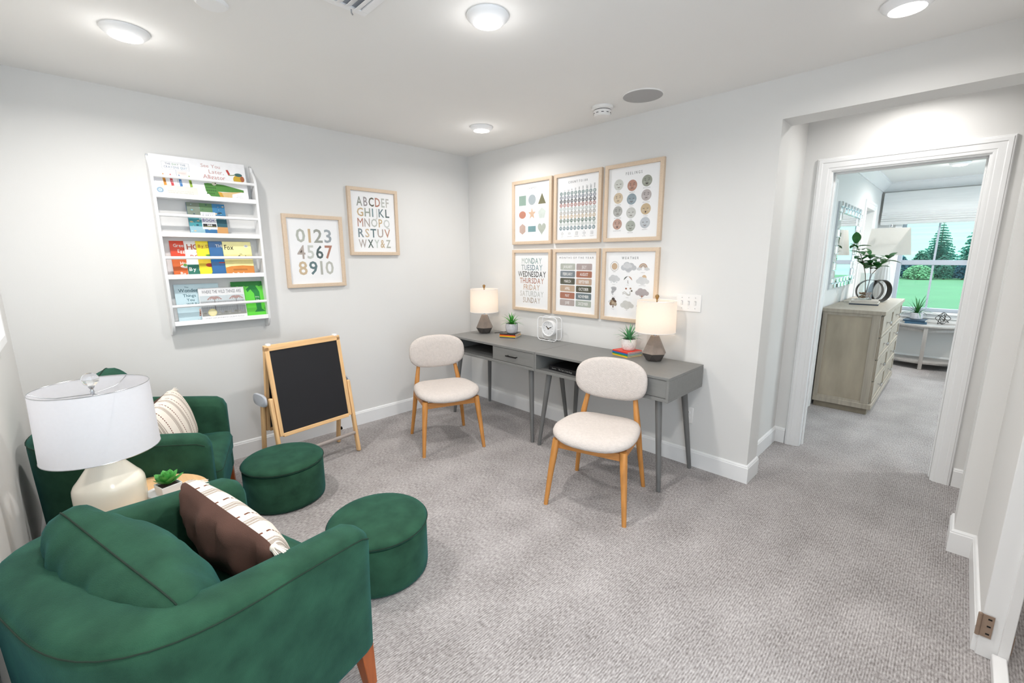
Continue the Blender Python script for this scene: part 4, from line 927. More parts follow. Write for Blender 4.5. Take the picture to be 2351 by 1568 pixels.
cs_ = MB(); cs_.lathe([(.001, .022), (.060, .022), (.068, .018), (.070, .0), (.069, -.020), (.066, -.025), (.061, -.025), (.059, -.018), (.001, -.018)], 44); o = cs_.build('clock_case', WHITE, ck); o.matrix_local = Matrix.Translation((0, 0, .108)) @ Matrix.Rotation(R_(-90), 4, 'X') @ Matrix.Scale(-1, 4, (0, 0, 1)) if False else Matrix.Translation((0, 0, .108)) @ Matrix.Rotation(R_(-90), 4, 'X')
A = Art(.118, .118, -.0183)
A.ell(.5, .5, .495, '#e9e9ea', 0, n=40); A.ell(.5, .5, .27, '#d5d5d8', 1, n=32); A.ell(.5, .5, .26, '#ebebec', 2, n=32)
for k in range(12):
    a = 2*PI*(k+1)/12; A.text(str(k+1), .5+.385*math.sin(a), .5-.385*math.cos(a)-.038, .5-.385*math.cos(a)+.038, '#55555a', 0, sp=.08, xs=.8, layer=3)
for k in range(60): a = 2*PI*k/60; A.line([(.5+.465*math.sin(a), .5-.465*math.cos(a)), (.5+.485*math.sin(a), .5-.485*math.cos(a))], .006, '#77777c', 3)
o = A.build('dial_face', ck); o.location = (0, 0, .108)
for a, L_, w_ in ((R_(-48), .028, .0034), (R_(66), .036, .0026)):
    o = bx(-w_, w_, -.0012, 0, -.008, L_).build('hand', BLACKM, ck); o.location = (0, -.0195-.001*(w_ < .003), .108); o.rotation_euler = (0, a, 0)
o = MB().lathe([(.0045, 0), (.0045, .003), (.001, .004)], 12).build('hand_hub', BRASSM, ck); o.location = (0, -.0195, .108); o.rotation_euler = (R_(90), 0, 0)

# ================================================================== GREEN TUB CHAIRS
def make_armchair(label, loc, az):
    t = thing('armchair', label, 'armchair', (loc[0], loc[1], 0), R_(az-90), 'green velvet tub chairs')
    # centreline of the wrapping back: right arm front -> back -> left arm front
    hw, fs, fb = .324, -.30, -.628; P = []
    for f in (-.004, -.02, -.05, -.12, -.20): P.append((hw, f))
    fine = [(hw*spow(math.cos(PI*k/600), .54), fs-(abs(fb)-abs(fs))*spow(math.sin(PI*k/600), .54)) for k in range(601)]
    acc = [0]
    for a_, b_ in zip(fine, fine[1:]): acc.append(acc[-1]+math.hypot(b_[0]-a_[0], b_[1]-a_[1]))
    for k in range(41):
        q = acc[-1]*k/40; P.append(fine[min(range(601), key=lambda i_: abs(acc[i_]-q))])
    for f in (-.20, -.12, -.05, -.02, -.004): P.append((-hw, f))
    n = len(P); rings = []; seam = []
    for i, (x, y) in enumerate(P):
        a = Vector(P[max(i-1, 0)]); b = Vector(P[min(i+1, n-1)]); d = (b-a).normalized(); nr = Vector((-d.y, d.x))
        if nr.dot(Vector((x, y+.3))) < 0: nr = -nr
        fy = -y; s = min(1, max(0, (fy-.0)/.62)); h = .618+.078*s
        th = .055+.016*min(1, max(0, (fy-.25)/.35))
        dist = min(i, n-1-i); end = {0: (.55, -.050), 1: (.86, -.018), 2: (.98, -.002)}.get(dist, (1, 0))
        th *= end[0]; h += end[1]; rt = min(th, .05); ti = th
        flare = .012
        prof = [(th-.004, .165), (th+.0, .18), (th+flare*.5, .40), (th+flare, h-rt*1.15), (th*.93+flare, h-rt*.6), (th*.70+flare, h-rt*.2), (th*.34, h-.002), (0, h), (-ti*.36, h-.003), (-ti*.72, h-rt*.25), (-ti*.95, h-rt*.75), (-ti, h-rt*1.3), (-ti, .42), (-ti, .30), (-ti+.004, .165)]; 
        K_ = len(prof); dense = []
        for q in range(K_-1):
            p0, p1, p2, p3 = prof[max(q-1, 0)], prof[q], prof[q+1], prof[min(q+2, K_-1)]
            for tt in ((0, .33, .67) if 2 <= q <= 11 else (0,)):
                dense.append(tuple(.5*((2*p1[e])+(-p0[e]+p2[e])*tt+(2*p0[e]-5*p1[e]+4*p2[e]-p3[e])*tt*tt+(-p0[e]+3*p1[e]-3*p2[e]+p3[e])*tt**3) for e in (0, 1)))
        dense.append(prof[-1]); rings.append([(x+nr.x*o_, y+nr.y*o_, z) for o_, z in dense])
        seam.append((x+nr.x*(th+flare+.0006), y+nr.y*(th+flare+.0006), h-rt*.62))
    MB().loft(rings).build('tub_shell', GREEN, t, ang=80)
    MB().tube(seam[1:-1], .0017, 6).build('seam', GREEN_SEAM, t)
    # seat base and cushion (rounded front)
    def rr(w_, f0, f1, z, r): 
        p = []
        for cx_, cy_, a0 in ((w_-r, f1-r, 0), (-w_+r, f1-r, 90), (-w_+r*2.6, f0+r*2.6, 180), (w_-r*2.6, f0+r*2.6, 270)):
            R2 = r if a0 < 180 else r*2.6
            for k in range(6): a = R_(a0+90*k/5); p.append((cx_+R2*math.cos(a), cy_+R2*math.sin(a), z))
        return p
    MB().loft([rr(.266, -.575, -.004, .165, .02), rr(.267, -.58, .0, .175, .02), rr(.267, -.58, .0, .300, .02)]).build('seat_base', GREEN, t, ang=50)
    q = MB(); q.loft([rr(.262, -.575, .008, .301, .03), rr(.266, -.578, .018, .32, .035), rr(.266, -.578, .020, .385, .035), rr(.258, -.57, .010, .415, .035), rr(.235, -.55, -.02, .428, .035), rr(.15, -.45, -.12, .434, .03), rr(.05, -.33, -.25, .435, .02)]); q.build('seat_cushion', GREEN, t, ang=70)
    q = MB(); pts = rr(.2655, -.577, .0195, .383, .035); q.tube(pts[:12], .002, 6); q.build('cushion_piping', GREEN_SEAM, t)
    for sx in (-1, 1):
        for f in (-.035, -.52):
            m = MB(); x = sx*(.335 if f > -.1 else .25); tx = x+sx*.012; ty = f+(.012 if f > -.1 else -.012)
            m.loft([[(cx_+r*a, cy_+r*b, z) for a, b in ((-1, -1), (1, -1), (1, 1), (-1, 1))] for cx_, cy_, r, z in ((x, f, .026, .166), (tx, ty, .017, 0))]); m.build('leg', DARKLEG, t, bevel=.003)
    return t
NEAR = (Vector((2.008, -2.498)), 107.4); FAR = (Vector((.80, -2.48)), 72)
make_armchair('green velvet tub armchair in the near left foreground, seen from behind', NEAR[0], NEAR[1])
make_armchair('green velvet tub armchair in the far left corner behind the white lamp', FAR[0], FAR[1])
def chair_pt(ch, w, f, z):
    a = R_(ch[1]); return Vector((ch[0].x+math.sin(a)*w+math.cos(a)*f, ch[0].y-math.cos(a)*w+math.sin(a)*f, z))

# ================================================================== CUSHIONS
def cushion_mesh(w, h, th, pinch=.10, wr=.006, seed=0, n=26, half=0, fat=1.0):
    """pillow in local x (width) / z (height), thickness along y; half=+1 front (-y) or -1 back only"""
    m = MB()
    def pt(i, j, sd):
        u, v = -1+2*i/n, -1+2*j/n
        x, z = u*w/2, v*h/2
        cf = 1-.15*abs(u)**5*abs(v)**5; x *= (1-pinch*(1-v*v)*abs(u)**3*.6)*cf; z *= (1-pinch*(1-u*u)*abs(v)**3*.6)*cf
        e = (max(0, 1-u*u)**.5)*(max(0, 1-v*v)**.5); tk = th/2*e**.8*fat
        q = noise.noise(Vector((u*3.1+seed, v*1.3, sd*2.+seed)))*.6+noise.noise(Vector((u*7+seed*2, v*2.2, sd)))*.4
        edge = (1-e)
        tk += wr*q*e**.5*(1.5 if edge > .3 else 1)
        # puckers running in from the edge seam
        tk += -abs(math.sin(u*13+seed+1.2*math.sin(v*2.5)+.8*math.sin(u*5)))*wr*.6*min(1, edge*1.6)*e**.6
        return (x, -sd*max(tk, 0.0), z)
    N = n+1
    for sd in ((1, -1) if not half else (half,)):
        vs = [pt(i, j, sd) for j in range(N) for i in range(N)]
        m.add(vs, [(j*N+i, j*N+i+1, (j+1)*N+i+1, (j+1)*N+i) for j in range(n) for i in range(n)])
    return m
def merge(o, d=.0004):
    import bmesh
    bm = bmesh.new(); bm.from_mesh(o.data); bmesh.ops.remove_doubles(bm, verts=bm.verts, dist=d); bmesh.ops.recalc_face_normals(bm, faces=bm.faces); bm.to_mesh(o.data); bm.free()
    o.data.polygons.foreach_set('use_smooth', [True]*len(o.data.polygons)); return o
def frame_mat(origin, right, up_):
    r = right.normalized(); u = (up_-r*up_.dot(r)).normalized(); y = u.cross(r)   # y = away from viewer side (-y is the face)
    return Matrix(((r.x, y.x, u.x, origin.x), (r.y, y.y, u.y, origin.y), (r.z, y.z, u.z, origin.z), (0, 0, 0, 1)))
def green_cushion(label, ch, c, right, up_, w=.54, h=.46, th=.27, seed=1.):
    t = thing('back_cushion', label, 'cushion', group='plump green velvet cushions')
    t.matrix_world = frame_mat(c, right, up_)
    merge(cushion_mesh(w, h, th, .16, .019, seed).build('cushion_body', GREEN, t, ang=180))
    n = 40; pts = []
    for k in range(n+1): u = -1+2*k/n; cf = 1-.15*abs(u)**5; pts.append((u*w/2*cf, 0, h/2*(1-.16*(1-u*u)*.6)*cf+.0005))
    MB().tube(pts, .0022, 6).build('piping', GREEN_SEAM, t)
    return t
def lumbar(label, c, right, up_, w=.50, h=.30, th=.16, seed=2., tassel_corners=((-1, 1), (1, 1), (-1, -1), (1, -1)), front_tassels=False):
    t = thing('lumbar_pillow', label, 'pillow', group='tasselled striped lumbar pillows')
    t.matrix_world = frame_mat(c, right, up_)
    f = cushion_mesh(w, h, th, .10, .006, seed, half=1).build('striped_front', STRIPE, t, ang=180); f['label'] = 'cream front with taupe bands and brown stitching'
    b = cushion_mesh(w, h, th, .10, .030, seed+3, half=-1).build('plain_back', BROWNC, t, ang=180); b['label'] = 'plain dark brown back'
    for sx, sz in tassel_corners:
        m = MB(); dirv = Vector((sx*.8, 0, sz*.25-.35)).normalized() if not (front_tassels and sx > 0) else Vector((.1, -.7, -.6)).normalized(); p = Vector((sx*(w/2*.855-.004), 0, sz*(h/2*.855-.004)))
        a = dirv.cross(Vector((0, 1, 0))).normalized(); b_ = dirv.cross(a)
        m.sphere(p+dirv*.012, .012, 10, 8); rn = random.Random(int(seed*10)+sx+sz)
        for k in range(18):
            q = 2*PI*k/18; rr_ = rn.uniform(.2, 1); e_ = p+dirv*rn.uniform(.062, .078)+(a*math.cos(q)+b_*math.sin(q))*.019*rr_
            m.tube([p+dirv*.018+(a*math.cos(q)+b_*math.sin(q))*.009*rr_, p+dirv*.045+(a*math.cos(q)+b_*math.sin(q))*.016*rr_, e_], [.0022, .002, .0012], 5)
        m.build('tassel', TASSEL, t)
    return t
# near chair cushions
def ndir(ch, w, f, z): 
    a = R_(ch[1]); return Vector((math.sin(a)*w+math.cos(a)*f, -math.cos(a)*w+math.sin(a)*f, z))
green_cushion('plump green cushion leaning in the near armchair, in the left foreground', NEAR, chair_pt(NEAR, .01, -.468, .55), ndir(NEAR, -1, -.055, .2), ndir(NEAR, .05, -.33, 1), w=.60, h=.46, seed=1.3)
lumbar('striped lumbar pillow with its brown back towards the camera, on the near armchair', chair_pt(NEAR, -.008, -.205, .55), ndir(NEAR, -1, .03, .145), ndir(NEAR, .08, -.28, 1), w=.56, h=.33, seed=2.2, front_tassels=True)
green_cushion('green cushion standing in the far armchair, its tip peeking above the lamp shade', FAR, chair_pt(FAR, .0, -.445, .635), ndir(FAR, -1, -.0, .2), ndir(FAR, .05, -.25, 1), w=.58, h=.48, seed=4.1)
lumbar('striped lumbar pillow with tassels, cream front showing, on the far armchair', chair_pt(FAR, .03, -.215, .58), ndir(FAR, -1, .04, .0), ndir(FAR, .0, -.28, 1), w=.56, h=.33, seed=5.7)

# ================================================================== OTTOMANS
def ottoman(label, x, y, rz):
    t = thing('ottoman', label, 'ottoman', (x, y, 0), rz, 'round green storage ottomans')
    r = .225
    MB().lathe([(.001, .004), (r-.012, .004), (r-.004, .010), (r-.001, .03), (r-.001, .222), (r-.006, .230), (.001, .230)], 56).build('body', GREEN, t, ang=50)
    MB().lathe([(.001, .2325), (r-.008, .2325), (r+.001, .237), (r+.003, .246), (r-.002, .257), (r-.014, .266), (r-.05, .274), (r*.5, .280), (r*.2, .282), (.001, .282)], 56).build('lid', GREEN, t, ang=70)
    MB().tube([((r+.0035)*math.cos(2*PI*k/56), (r+.0035)*math.sin(2*PI*k/56), .2465) for k in range(56)], .0022, 6, closed=True).build('piping', GREEN_SEAM, t)
    for k in range(4): a = PI/4+k*PI/2; MB().lathe([(.014, 0), (.014, .0045)], 10, (.16*math.cos(a), .16*math.sin(a), 0)).build('foot', BLACKM, t)
ottoman('round green ottoman with a lid in front of the chalkboard easel', .824, -2.187, 0)
ottoman('round green ottoman with a lid beside the near armchair, nearer the camera', 1.826, -2.092, .4)

# ================================================================== SIDE TABLE, LAMP, SUCCULENT
ZT = .47
t = thing('side_table', 'small round light wood side table between the green armchairs', 'side table', (1.33, -2.885, 0))
MB().lathe([(.001, ZT-.022), (.232, ZT-.022), (.238, ZT-.018), (.240, ZT-.006), (.237, ZT), (.001, ZT)], 56).build('table_top', TABLEW, t, ang=30)
for k in range(3):
    a = R_(90+120*k); MB().tube([(.13*math.cos(a), .13*math.sin(a), ZT-.023), (.205*math.cos(a), .205*math.sin(a), 0)], [.016, .011], 12).build('leg', TABLEW, t)
t = thing('table_lamp', 'large unlit white drum lamp with a cream ceramic base on the round side table', 'lamp', (1.352, -2.968, ZT))
MB().lathe([(.001, 0), (.090, 0), (.101, .006), (.1075, .022), (.1105, .06), (.1105, .108), (.109, .124), (.103, .138), (.092, .152), (.062, .196), (.050, .212), (.046, .224), (.030, .232), (.024, .24), (.001, .24)], 48).build('base', CREAM, t, ang=60)
MB().tube([(0, 0, .24), (0, 0, .30)], .008, 10).build('neck', SILVER, t)
n = 64; zb, zt = .262, .518; sh = MB(); sh.loft([[(r*math.cos(2*PI*k/n), r*math.sin(2*PI*k/n), z) for k in range(n)] for r, z in ((.176, zb), (.170, zt))], cap=False); so_ = sh.build('lamp_shade', SHADE2, t)
for r, z in ((.176, zb), (.170, zt)): MB().tube([(r*math.cos(2*PI*k/n), r*math.sin(2*PI*k/n), z) for k in range(n)], .0014, 6, closed=True).build('shade_rim', SILVER, so_)
sp = MB()
for k in range(3): a = R_(20+120*k); sp.tube([(0, 0, zt-.030), (.10*math.cos(a), .10*math.sin(a), zt-.030), (.135*math.cos(a), .135*math.sin(a), zt-.022), (.169*math.cos(a), .169*math.sin(a), zt-.004)], .0018, 6)
sp.build('spider', SILVER, so_)
hp = MB()
for sx in (-1, 1): hp.tube([(0, 0, .29), (sx*.04, 0, .34), (sx*.045, 0, .42), (sx*.02, 0, .475), (0, 0, zt-.030)], .0018, 6)
hp.build('harp', SILVER, t)
MB().sphere((0, 0, .37), .027, 12, 10, sc=(1, 1, 1.25)).build('bulb', M('unlit_bulb', '#f2efe8', .3), t)
fn = MB().lathe([(.006, zt-.032), (.007, zt-.02), (.004, zt-.012), (.008, zt-.006), (.010, zt), (.006, zt+.004)], 14).build('finial', SILVER, t)
MB().sphere((0, 0, zt+.026), .026, 20, 14).build('crystal_ball', CRYSTAL, fn)
t = thing('potted_plant', 'small green succulent in a square white pot on the side table', 'plant', (1.402, -2.795, ZT), R_(15))
m = MB(); a = .036; m.loft([[(sx*r, sy*r, z) for sx, sy in ((-1, -1), (1, -1), (1, 1), (-1, 1))] for r, z in ((.032, 0), (.037, .074), (.033, .074), (.031, .062))]); m.build('pot', WHITE, t, bevel=.002)
bx(-.0305, .0305, -.0305, .0305, .058, .066).build('soil', SOIL, t)
sl = MB(); rings = []
for i in range(8):
    s = i/7; wv = .014*math.sin(PI*min(1, .12+s*.88))**.7+.0005; z = .006*s+.012*s*s; rings.append([(s*.042, -wv, z+wv*.2), (s*.042, 0, z+.0028*(1-s)), (s*.042, wv, z+wv*.2), (s*.042, 0, z-.0028*(1-s)-.0008)])
sl.loft(rings); proto = None
for i in range(26):
    f = i/26; a = i*2.39996; tl = R_(-78+74*f); s = .6+.95*f
    if proto is None: o = sl.build('leaf', LEAFS, t, ang=80); proto = o.data
    else: o = bpy.data.objects.new('leaf', proto); COL.objects.link(o); o.parent = t
    o.matrix_local = Matrix.Translation((0, 0, .090-.020*f)) @ Matrix.Rotation(a, 4, 'Z') @ Matrix.Rotation(tl, 4, 'Y') @ Matrix.Scale(s, 4)
t = thing('closed_book', 'small plain white book between the lamp base and succulent pot', 'book', (1.352, -2.832, ZT), R_(25))
m = MB(); m.box(-.05, .05, -.037, .037, 0, .002); m.box(-.05, .05, -.037, .037, .024, .026); m.box(-.05, .05, -.037, -.035, .002, .024); m.build('cover', WHITE, t); bx(-.049, .049, -.0348, .036, .0021, .0239).build('page_block', M('book_pages', '#e9e4d8', .8), t)

# ================================================================== BEDROOM
dz0, dz1, dxa, dxb, dya, dyb = .035, .975, 2.722, 3.172, 2.14, 3.86
t = thing('dresser', 'weathered grey wooden dresser with eight drawers on the bedroom carpet', 'dresser', ((dxa+dxb)/2, (dya+dyb)/2, 0))
hx, hy = (dxb-dxa)/2, (dyb-dya)/2
bx(-hx+.012, hx-.02, -hy+.015, hy-.015, 0, .055).build('plinth', M('plinth_wood', '#857b6b', .55, var=.1, vscale=(20, 20, 20)), t)
bx(-hx, hx+.010, -hy-.008, hy+.008, .055, .105).build('base_moulding', DRESS, t, bevel=.004)
bx(-hx-.004, hx+.018, -hy-.016, hy+.016, .94, .975).build('top', DRESS, t, bevel=.004)
for sy in (-1, 1):
    bx(-hx+.004, hx-.025, sy*(hy-.014)-.004, sy*(hy-.014)+.004, .105, .94).build('side_panel', DRESSP, t)
    for x0, x1 in ((-hx, -hx+.038), (hx-.075, hx-.016)): bx(x0, x1, sy*(hy-.008)-.010, sy*(hy-.008)+.010, .105, .94).build('side_stile', DRESS, t, bevel=.002)
    bx(-hx+.038, hx-.075, sy*(hy-.008)-.010, sy*(hy-.008)+.010, .105, .125).build('side_rail', DRESS, t); bx(-hx+.038, hx-.075, sy*(hy-.008)-.010, sy*(hy-.008)+.010, .915, .94).build('side_rail', DRESS, t)
bx(-hx, -hx+.012, -hy+.01, hy-.01, .105, .94).build('back_panel', DRESSP, t)
bx(hx-.030, hx-.016, -hy+.018, hy-.018, .105, .94).build('front_carcass', DRESS, t)
for c in range(2):
    for r in range(4):
        y0 = -hy+.02+c*(hy-.01)+.006; y1 = y0+hy-.034; z0 = .118+r*.205; z1_ = z0+.195
        d_ = bx(hx-.0158, hx-.004, y0, y1, z0, z1_).build('drawer', DRESS, t, bevel=.002)
        fb_ = MB(); w_ = .024
        fb_.box(hx-.004, hx+.006, y0, y1, z0, z0+w_).box(hx-.004, hx+.006, y0, y1, z1_-w_, z1_).box(hx-.004, hx+.006, y0, y0+w_, z0+w_, z1_-w_).box(hx-.004, hx+.006, y1-w_, y1, z0+w_, z1_-w_); fb_.build('drawer_moulding', DRESS, d_, bevel=.003)
        ym = (y0+y1)/2; zm = (z0+z1_)/2
        k = MB().tube([(hx-.004, ym, zm), (hx+.020, ym, zm)], .005, 10); k.box(hx+.018, hx+.030, ym-.042, ym+.042, zm-.012, zm+.012); k.build('handle', CHROME, d_, bevel=.002)
# books, vase, ring, lamp on dresser
DZ = dz1
for i, (w_, d2_, h, c, lb, rz) in enumerate(((.235, .30, .012, '#3d4858', 'dark blue-spined book at the bottom of the stack under the glass vase', 4), (.23, .29, .012, '#d9d4cb', 'thin cream book in the middle of the stack under the vase', 2), (.22, .28, .018, '#c9c2ba', 'thick pale grey book on top of the stack, directly under the vase', 7))):
    z = DZ+.0003+(0, .0123, .0246)[i]; tt = flat_book(lb, w_, d2_, h-.0002, (2.945, 2.83, z), R_(rz), c, None, group='books under the glass vase')
t = thing('glass_vase', 'clear glass vase with pebbles and leafy green branches on the dresser', 'vase', (2.935, 2.88, DZ+.0436), R_(8))
vr = .058; vh = .27
g = MB(); g.loft([[(sx*r, sy*r, z) for sx, sy in ((-1, -1), (1, -1), (1, 1), (-1, 1))] for r, z in ((vr*.85, 0), (vr, .006), (vr, vh), (vr-.004, vh), (vr-.004, .008))], cap=True); g.build('vessel', VGLASS, t, bevel=.004)
pb = MB(); rn = random.Random(4)
for k in range(120): pb.sphere((rn.uniform(-.046, .046), rn.uniform(-.046, .046), .014+rn.uniform(0, .055)), rn.uniform(.006, .010), 6, 4, sc=(1, .8, .7))
stuff(pb.build('brown_pebbles', M('brown_pebble', '#8a6238', .6, var=.5, vscale=(90, 90, 90)), t))
br = []
def leafm(L_=.112, W_=.033):
    m = MB(); rings = []
    for i in range(8):
        s = i/7; wv = W_*math.sin(PI*min(1, .06+s*.94))**.8+.0006; z = .018*s-.03*s*s; rings.append([(s*L_, -wv, z+wv*.25), (s*L_, 0, z+.001), (s*L_, wv, z+wv*.25), (s*L_, 0, z-.0008)])
    return m.loft(rings)
proto = None
for bi, (path, nl) in enumerate(((((0, 0, .05), (-.02, .0, .25), (-.06, -.02, .40), (-.135, -.05, .57)), 16), (((.01, 0, .05), (.02, .01, .25), (.01, .0, .36), (-.01, -.03, .45)), 12), (((0, .01, .05), (.03, .01, .26), (.09, .03, .35), (.155, .05, .43)), 11))):
    MB().tube(path, [.004, .0036, .003, .0018], 7).build('branch', M('branch_bark', '#5a4a38', .8), t)
    for i in range(nl):
        f = .52+.48*i/(nl-1); s = f*3; k = min(2, int(s)); q = s-k; p = Vector(path[k]).lerp(Vector(path[k+1]), q); d = (Vector(path[k+1])-Vector(path[k])).normalized()
        if proto is None: o = leafm().build('leaf', LEAFD, t, ang=80); proto = o.data
        else: o = bpy.data.objects.new('leaf', proto); COL.objects.link(o); o.parent = t
        a = i*2.4+bi; el = R_(-10-50*(i == nl-1)-25*math.sin(i*1.7)); o.matrix_local = Matrix.Translation(p) @ Matrix.Rotation(a, 4, 'Z') @ Matrix.Rotation(el, 4, 'Y') @ Matrix.Scale(rn.uniform(.8, 1.15), 4)
t = thing('ring_sculpture', 'grey metal double ring sculpture standing behind the vase on the dresser', 'sculpture', (2.965, 3.18, DZ+.0005), R_(-8))
def band(R1, wd, th_, y, squ=1.0):
    m = MB(); rings = []
    for k in range(40):
        a = 2*PI*k/40; ca, sa = math.cos(a), math.sin(a); rings.append([(ca*r*squ, y+yy, R1+sa*r) for r, yy in ((R1, -wd), (R1, wd), (R1-th_, wd), (R1-th_, -wd))])
    return m.loft(rings, closed=True)
for (R1, y, rz, dx) in ((.118, -.02, 28, -.03), (.118, .03, 60, .05)):
    o = band(R1, .028, .006, 0).build('ring', DKMETAL, t, ang=30); o.location = (dx, y, 0); o.rotation_euler = (0, 0, R_(rz))
t = thing('table_lamp', 'bedroom lamp with ribbed white body and wide ivory rectangular shade', 'lamp', (3.0, 3.52, DZ))
prof = [(.001, 0), (.075, 0), (.080, .01)]+[(.085-.03*abs(s-.45)**1.6*2+.0, .02+.36*s) for s in [k/12 for k in range(13)]]+[(.055, .395), (.02, .405), (.012, .42)]
nn = 72; MB().loft([[((r*(1+.035*math.cos(18*2*PI*k/nn)))*math.cos(2*PI*k/nn), (r*(1+.035*math.cos(18*2*PI*k/nn)))*math.sin(2*PI*k/nn), z) for k in range(nn)] for r, z in prof]).build('ribbed_body', M('white_ribbed_ceramic', '#f0eeec', .35), t, ang=60)
MB().tube([(0, 0, .42), (0, 0, .79)], .006, 8).build('stem', SILVER, t)
s_ = MB(); s_.loft([[(sx*a, sy*b, z) for sx, sy in ((-1, -1), (1, -1), (1, 1), (-1, 1))] for a, b, z in ((.198, .12, .495), (.163, .095, .785))], cap=False); s_.build('lamp_shade', SHADE3, t, smooth=False).rotation_euler = (0, 0, R_(6))
MB().box(-.163, .163, -.004, .004, .770, .774).build('shade_bar', SILVER, t)
MB().lathe([(.004, .775), (.012, .79), (.016, .81), (.010, .825), (.002, .83)], 12).build('finial', SILVER, t)
# mirror
t = thing('wall_mirror', 'rectangular wall mirror framed with small silver mirror tiles above the dresser', 'mirror', (BX, 2.915, 1.56), R_(90))
mw, mh = .60, .415
bx(-mw+.10, mw-.10, -.020, -.004, -mh+.105, mh-.105).build('mirror_glass', MIRROR, t)
bx(-mw, mw, -.014, 0, -mh, mh).build('back_board', SILVER, t)
def tiles(x0, x1, z0, z1, nx, nz, ph):
    for i in range(nx):
        for j in range(nz):
            xa, xb = x0+(x1-x0)*i/nx, x0+(x1-x0)*(i+1)/nx; za, zb_ = z0+(z1-z0)*j/nz, z0+(z1-z0)*(j+1)/nz; d_ = .020+.014*((i+j+ph) % 2); e = .002; c = .007
            m = MB(); m.loft([[(xa+e, -.0145, za+e), (xb-e, -.0145, za+e), (xb-e, -.0145, zb_-e), (xa+e, -.0145, zb_-e)], [(xa+e, -d_, za+e), (xb-e, -d_, za+e), (xb-e, -d_, zb_-e), (xa+e, -d_, zb_-e)], [(xa+c, -d_-.006, za+c), (xb-c, -d_-.006, za+c), (xb-c, -d_-.006, zb_-c), (xa+c, -d_-.006, zb_-c)]])
            m.build('mirror_tile', MBEV, t, smooth=False)
tiles(-mw, mw, mh-.10, mh, 14, 2, 0); tiles(-mw, mw, -mh, -mh+.10, 14, 2, 1); tiles(-mw, -mw+.095, -mh+.10, mh-.10, 2, 8, 1); tiles(mw-.095, mw, -mh+.10, mh-.10, 2, 8, 0)
# half round table
TC = (3.385, BY-.018); TR = .455; TZ = .58
t = thing('console_table', 'grey wood half-round console table under the bedroom window', 'console table', (TC[0], TC[1], 0))
def half(r, z0, z1, name, sy=1.):
    m = MB(); n = 28; p = [(r*math.cos(-PI*k/n), -sy*r*math.sin(PI*k/n)) for k in range(n+1)]; m.prism(p, 'z', z0, z1); return m.build(name, GREYWOOD, t, ang=30, bevel=.003)
half(TR, TZ-.022, TZ, 'table_top'); half(TR-.03, .075, .10, 'lower_shelf')
for a in (8, 90, 172):
    x, y = (TR-.028)*math.cos(R_(-a)), (TR-.028)*math.sin(R_(-a)); o = bx(-.020, .020, -.016, .016, 0, TZ-.022).build('leg', GREYWOOD, t, bevel=.003); o.location = (x, y if a == 90 else y-.0, 0); o.rotation_euler = (0, 0, R_(90-a))
    bx(-.018, .018, -.012, .012, TZ-.10, TZ-.022)
for a0, a1 in ((8, 90), (90, 172)):
    m = MB(); rings = []
    for k in range(15):
        s = k/14; a = R_(-(a0+(a1-a0)*s)); r = TR-.045; dip = .028*math.sin(PI*s); zt_ = TZ-.062+dip*.6; rings.append([(r*math.cos(a)*q, r*math.sin(a)*q, z) for q, z in ((1, zt_-.03), (1, zt_), (.96, zt_), (.96, zt_-.03))])
    m.loft(rings); m.build('arched_rail', GREYWOOD, t)
flat_book('dark blue book under the spiky plant on the console table', .22, .30, .026, (3.25, BY-.185, TZ+.0004), R_(8), '#33536a', group='books on the console table')
flat_book('thin navy book under the blue one on the console table', .22, .28, .020, (3.26, BY-.185, TZ+.0272), R_(-4), '#2a4459', group='books on the console table')
t = thing('potted_plant', 'spiky plant in a ridged white pot on the console table at the window', 'plant', (3.262, BY-.19, TZ+.0475))
MB().lathe([(.001, 0), (.050, 0), (.058, .006)]+[(.063+.0018*(k % 2), .012+.009*k) for k in range(8)]+[(.060, .088), (.052, .088), (.052, .072), (.001, .072)], 32).build('pot', STONEPOT, t)
MB().lathe([(.001, .074), (.051, .073), (.051, .070), (.001, .070)], 20).build('soil', SOIL, t); blades(t, 26, .26, .012, .072, LEAFD, 1.35, 9, rad=.012)
t = thing('knot_sculpture', 'dark metal geometric wire knot on the right of the console table', 'sculpture', (3.515, BY-.16, TZ+.0006), R_(20))
ks = .085; cz = .082
for k, rot in enumerate((Matrix.Rotation(R_(45), 3, 'Y'), Matrix.Rotation(R_(45), 3, 'Y') @ Matrix.Rotation(R_(90), 3, 'X') , Matrix.Rotation(R_(90), 3, 'Z') @ Matrix.Rotation(R_(45), 3, 'Y'), Matrix.Rotation(R_(30), 3, 'X') @ Matrix.Rotation(R_(45), 3, 'Z'))):
    p = []
    for cx_, cz_, a0 in ((.058, -.058, -90), (.058, .058, 0), (-.058, .058, 90), (-.058, -.058, 180)):
        for q in range(4): a = R_(a0+30*q); p.append(rot @ Vector(((cx_*.78+.013*math.cos(a)), (-.012, .012, 0, .006)[k], (cz_*.78+.013*math.sin(a)))))
    zmin = min(v.z for v in p); MB().tube([v+Vector((0, 0, .066 if zmin > -.0627 else -zmin+.0036)) for v in p], .0035, 7, closed=True).build('wire_loop', DKMETAL, t)
